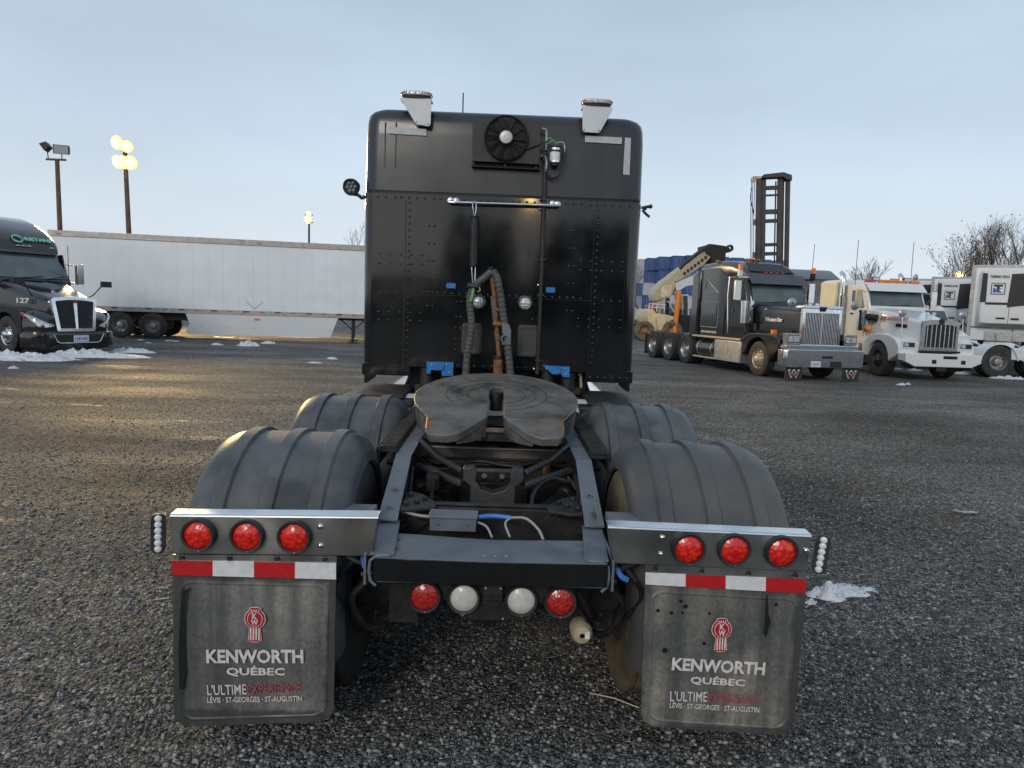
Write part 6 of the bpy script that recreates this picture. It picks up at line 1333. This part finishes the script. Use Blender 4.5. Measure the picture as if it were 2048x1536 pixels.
for px, D, h, lf, sd, lb in ((1912, 68, 9.8, .45, 3, 'half bare tree still holding orange brown leaves'), (1962, 66, 12.0, .10, 5, 'bare forked tree just right of the orange leaved one'), (1998, 64, 12.8, .06, 8, 'bare tree standing over the right edge reefer'), (2036, 62, 14.0, .10, 12, 'tallest bare tree at the right edge'), (1975, 76, 12.0, .0, 21, 'thin bare tree seen between the forked one and the tall ones'), (1885, 78, 8.0, .25, 30, 'low bare tree left of the lit floodlight'),
    (1708, 62, 7.0, .0, 14, 'lone bare tree above the brown sleeper tractor'), (1283, 120, 13.0, .0, 17, 'faint bare tree above the container stacks'), (722, 75, 9.5, .0, 19, 'faint bare treetop just left of the black cab'), (2075, 58, 13, .05, 44, 'bare tree cut by the right edge')):
    g_ = atd(px, 640, D); tree(lb, g_.x, g_.y, h, lf, .46, sd, 6)

# ================================================================== snow and litter
def snow(label, c, w, d, h, rz=0, seed=0, dirty=False):
    n, m = 44, 20; rnd = Vector((seed*7.3, seed*3.1, 0)); vs = []; fs = []
    for j in range(m+1):
        for i in range(n):
            a = 2*math.pi*i/n; f = j/m; rr = 1+.38*mnoise.noise(Vector((math.cos(a)*1.3, math.sin(a)*1.3, 0))+rnd)+.16*mnoise.noise(Vector((math.cos(a)*4, math.sin(a)*4, 2))+rnd)
            x, y = math.cos(a)*f*rr, math.sin(a)*f*rr; hh = (1-f**3.2)*(.62+.75*mnoise.noise(Vector((x*2.6, y*2.6, 5))+rnd)+.55*mnoise.noise(Vector((x*5.5, y*5.5, 9))+rnd)+.35*mnoise.noise(Vector((x*12, y*12, 3))+rnd))
            vs.append((x*w/2, y*d/2, max(hh, 0)*h-(.02 if h > .1 else .2*h)*f))
    for j in range(m):
        for i in range(n): k = (i+1) % n; fs.append((j*n+i, (j+1)*n+i, (j+1)*n+k, j*n+k))
    b = MB(); b.add(vs, fs); o = b.build('snow_mound', M['snow'], None, ang=80, loc=(c.x, c.y, ground_h(c.x, c.y)), rot=(0, 0, rz)); return tag(o, label, 'snow', 'melting snow heaps on the gravel')
def px2(x, y): return atz(x, y, 0)
for lb, x, y, w, d, h in (
    ('long snow ridge at the left edge under the black tractor', 42, 718, 2.6, 1.1, .21), ('snow ridge before the number plate of the left black tractor', 175, 713, 2.7, .9, .20), ('thin snow tongue trailing right of the left tractor', 262, 705, 1.5, .8, .14), ('flat snow strip joining the two ridges on the left', 105, 719, 1.6, .35, .07), ('little snow lump below the left ridge', 27, 736, .28, .2, .05), ('tiny snow lump under the left snow strip', 42, 722, .15, .12, .08),
    ('pointed snow heap right of the trailer middle', 497, 692, .85, .5, .20), ('small snow heap nearest the landing gear', 537, 687, .55, .4, .12), ('flat snow heap left of the pointed one', 434, 690, .55, .3, .08), ('snow scrap below the trailer wheels', 281, 680, .3, .25, .04), ('snow scrap right below the wheels', 297, 686, .25, .2, .03), ('pair of flat snow crumbs before the skirt', 338, 682, .35, .25, .04), ('snow crumb touching the trailer skirt', 352, 683, .25, .2, .03), ('long snow strip under the trailer skirt', 470, 676, 2.6, .4, .05), ('long snow strip under the skirt end', 590, 674, 3.0, .4, .06),
    ('snow crumb near the black cab side', 663, 718, .35, .25, .05), ('flat snow smear left of the black cab', 628, 726, .45, .3, .03), ('bright snow clump right of the right mud flap', 1655, 1192, .30, .20, .075), ('flat grey snow sheet spreading from the bright clump', 1695, 1180, .42, .26, .012), ('crumb of snow beside the right mud flap', 1622, 1205, .09, .06, .03), ('twin snow crumb before the white heavy tractor', 1802, 770, .34, .25, .06), ('small round crumb next to the twin snow crumb', 1816, 769, .16, .14, .05),
    ('snow patch left of the right edge wheels', 1928, 748, .75, .4, .12), ('long snow patch below the white fender wheels', 2015, 757, 1.1, .4, .10), ('small crumbs between the two right snow patches', 1975, 752, .5, .2, .03), ('snow under the white heavy tractor bumper', 1830, 741, .6, .35, .07), ('snow crumb between the white tractor tyres', 1795, 738, .4, .25, .04), ('snow strip between the two right tractors', 1718, 733, .6, .3, .04), ('snow scrap left of the right edge patch', 1925, 738, .4, .2, .03)):
    snow(lb, px2(x, y), w, d, h, RNG.uniform(-.3, .3), seed=int(x*3+y) % 97)
b = MB(); a, c = px2(1178, 1398), px2(1278, 1424); b.tube([a+Vector((0, 0, .03)), a.lerp(c, .5)+Vector((0, 0, .035)), c+Vector((0, 0, .02))], [.003, .004, .003], 5); a2, c2 = px2(1197, 1378), px2(1188, 1396); b.tube([a2+Vector((0, 0, .04)), c2+Vector((0, 0, .03))], .0025, 5); tag(b.build('twig', M['beige']), 'thin dry twig on the gravel beside the right mud flap', 'twig')
b = MB(); a, c = px2(308, 1206), px2(338, 1203); b.tube([a+Vector((0, 0, .02)), c+Vector((0, 0, .022))], .004, 5); tag(b.build('twig', M['beige']), 'short pale stick on the gravel left of the left mud flap', 'twig')
c = px2(1932, 1028); b = MB(); b.box(-.10, .10, -.03, .03, .012, .022); b.box(-.10, -.06, -.03, .05, .012, .03); tag(b.build('scrap_strip', M['alu'], None, loc=c, rot=(0, 0, .1)), 'flat grey scrap strip lying on the gravel on the right', 'scrap')
# unseen dark masses behind the viewer, shaped for their reflection in the sleeper
def ridge(x0, x1, y0, h, seed):
    n = 90; vs = []; fs = []
    for i in range(n+1):
        x = x0+(x1-x0)*i/n; e_ = min(1, min(i, n-i)/14); z = h*e_**.6*(1+.14*mnoise.noise(Vector((i*.21, seed, 0)))+.12*mnoise.noise(Vector((i*.9, seed, 4))))
        for (dy, f) in ((0, 0), (-1, .5), (-5, .92), (-11, 1), (-26, 0)): vs.append((x, y0+dy+.8*mnoise.noise(Vector((i*.5, dy, seed))), z*f-.3*(f == 0)))
    for i in range(n):
        for j in range(4): fs.append((i*5+j, (i+1)*5+j, (i+1)*5+j+1, i*5+j+1))
    b = MB(); b.add(vs, fs); return tag(b.build('reflection_masses', M['reflmass'], ang=60), kind='structure')
M['reflmass'] = mat('dark_reflection_mass', (.018, .021, .018), .9, 0, .4, .4, .8, 3)
ridge(-95, 95, -64, 4.8, 2); ridge(-11, 3.6, -58, 11, 5); ridge(4.4, 26, -58, 10.5, 9)
for k in list(WC.values()): pass
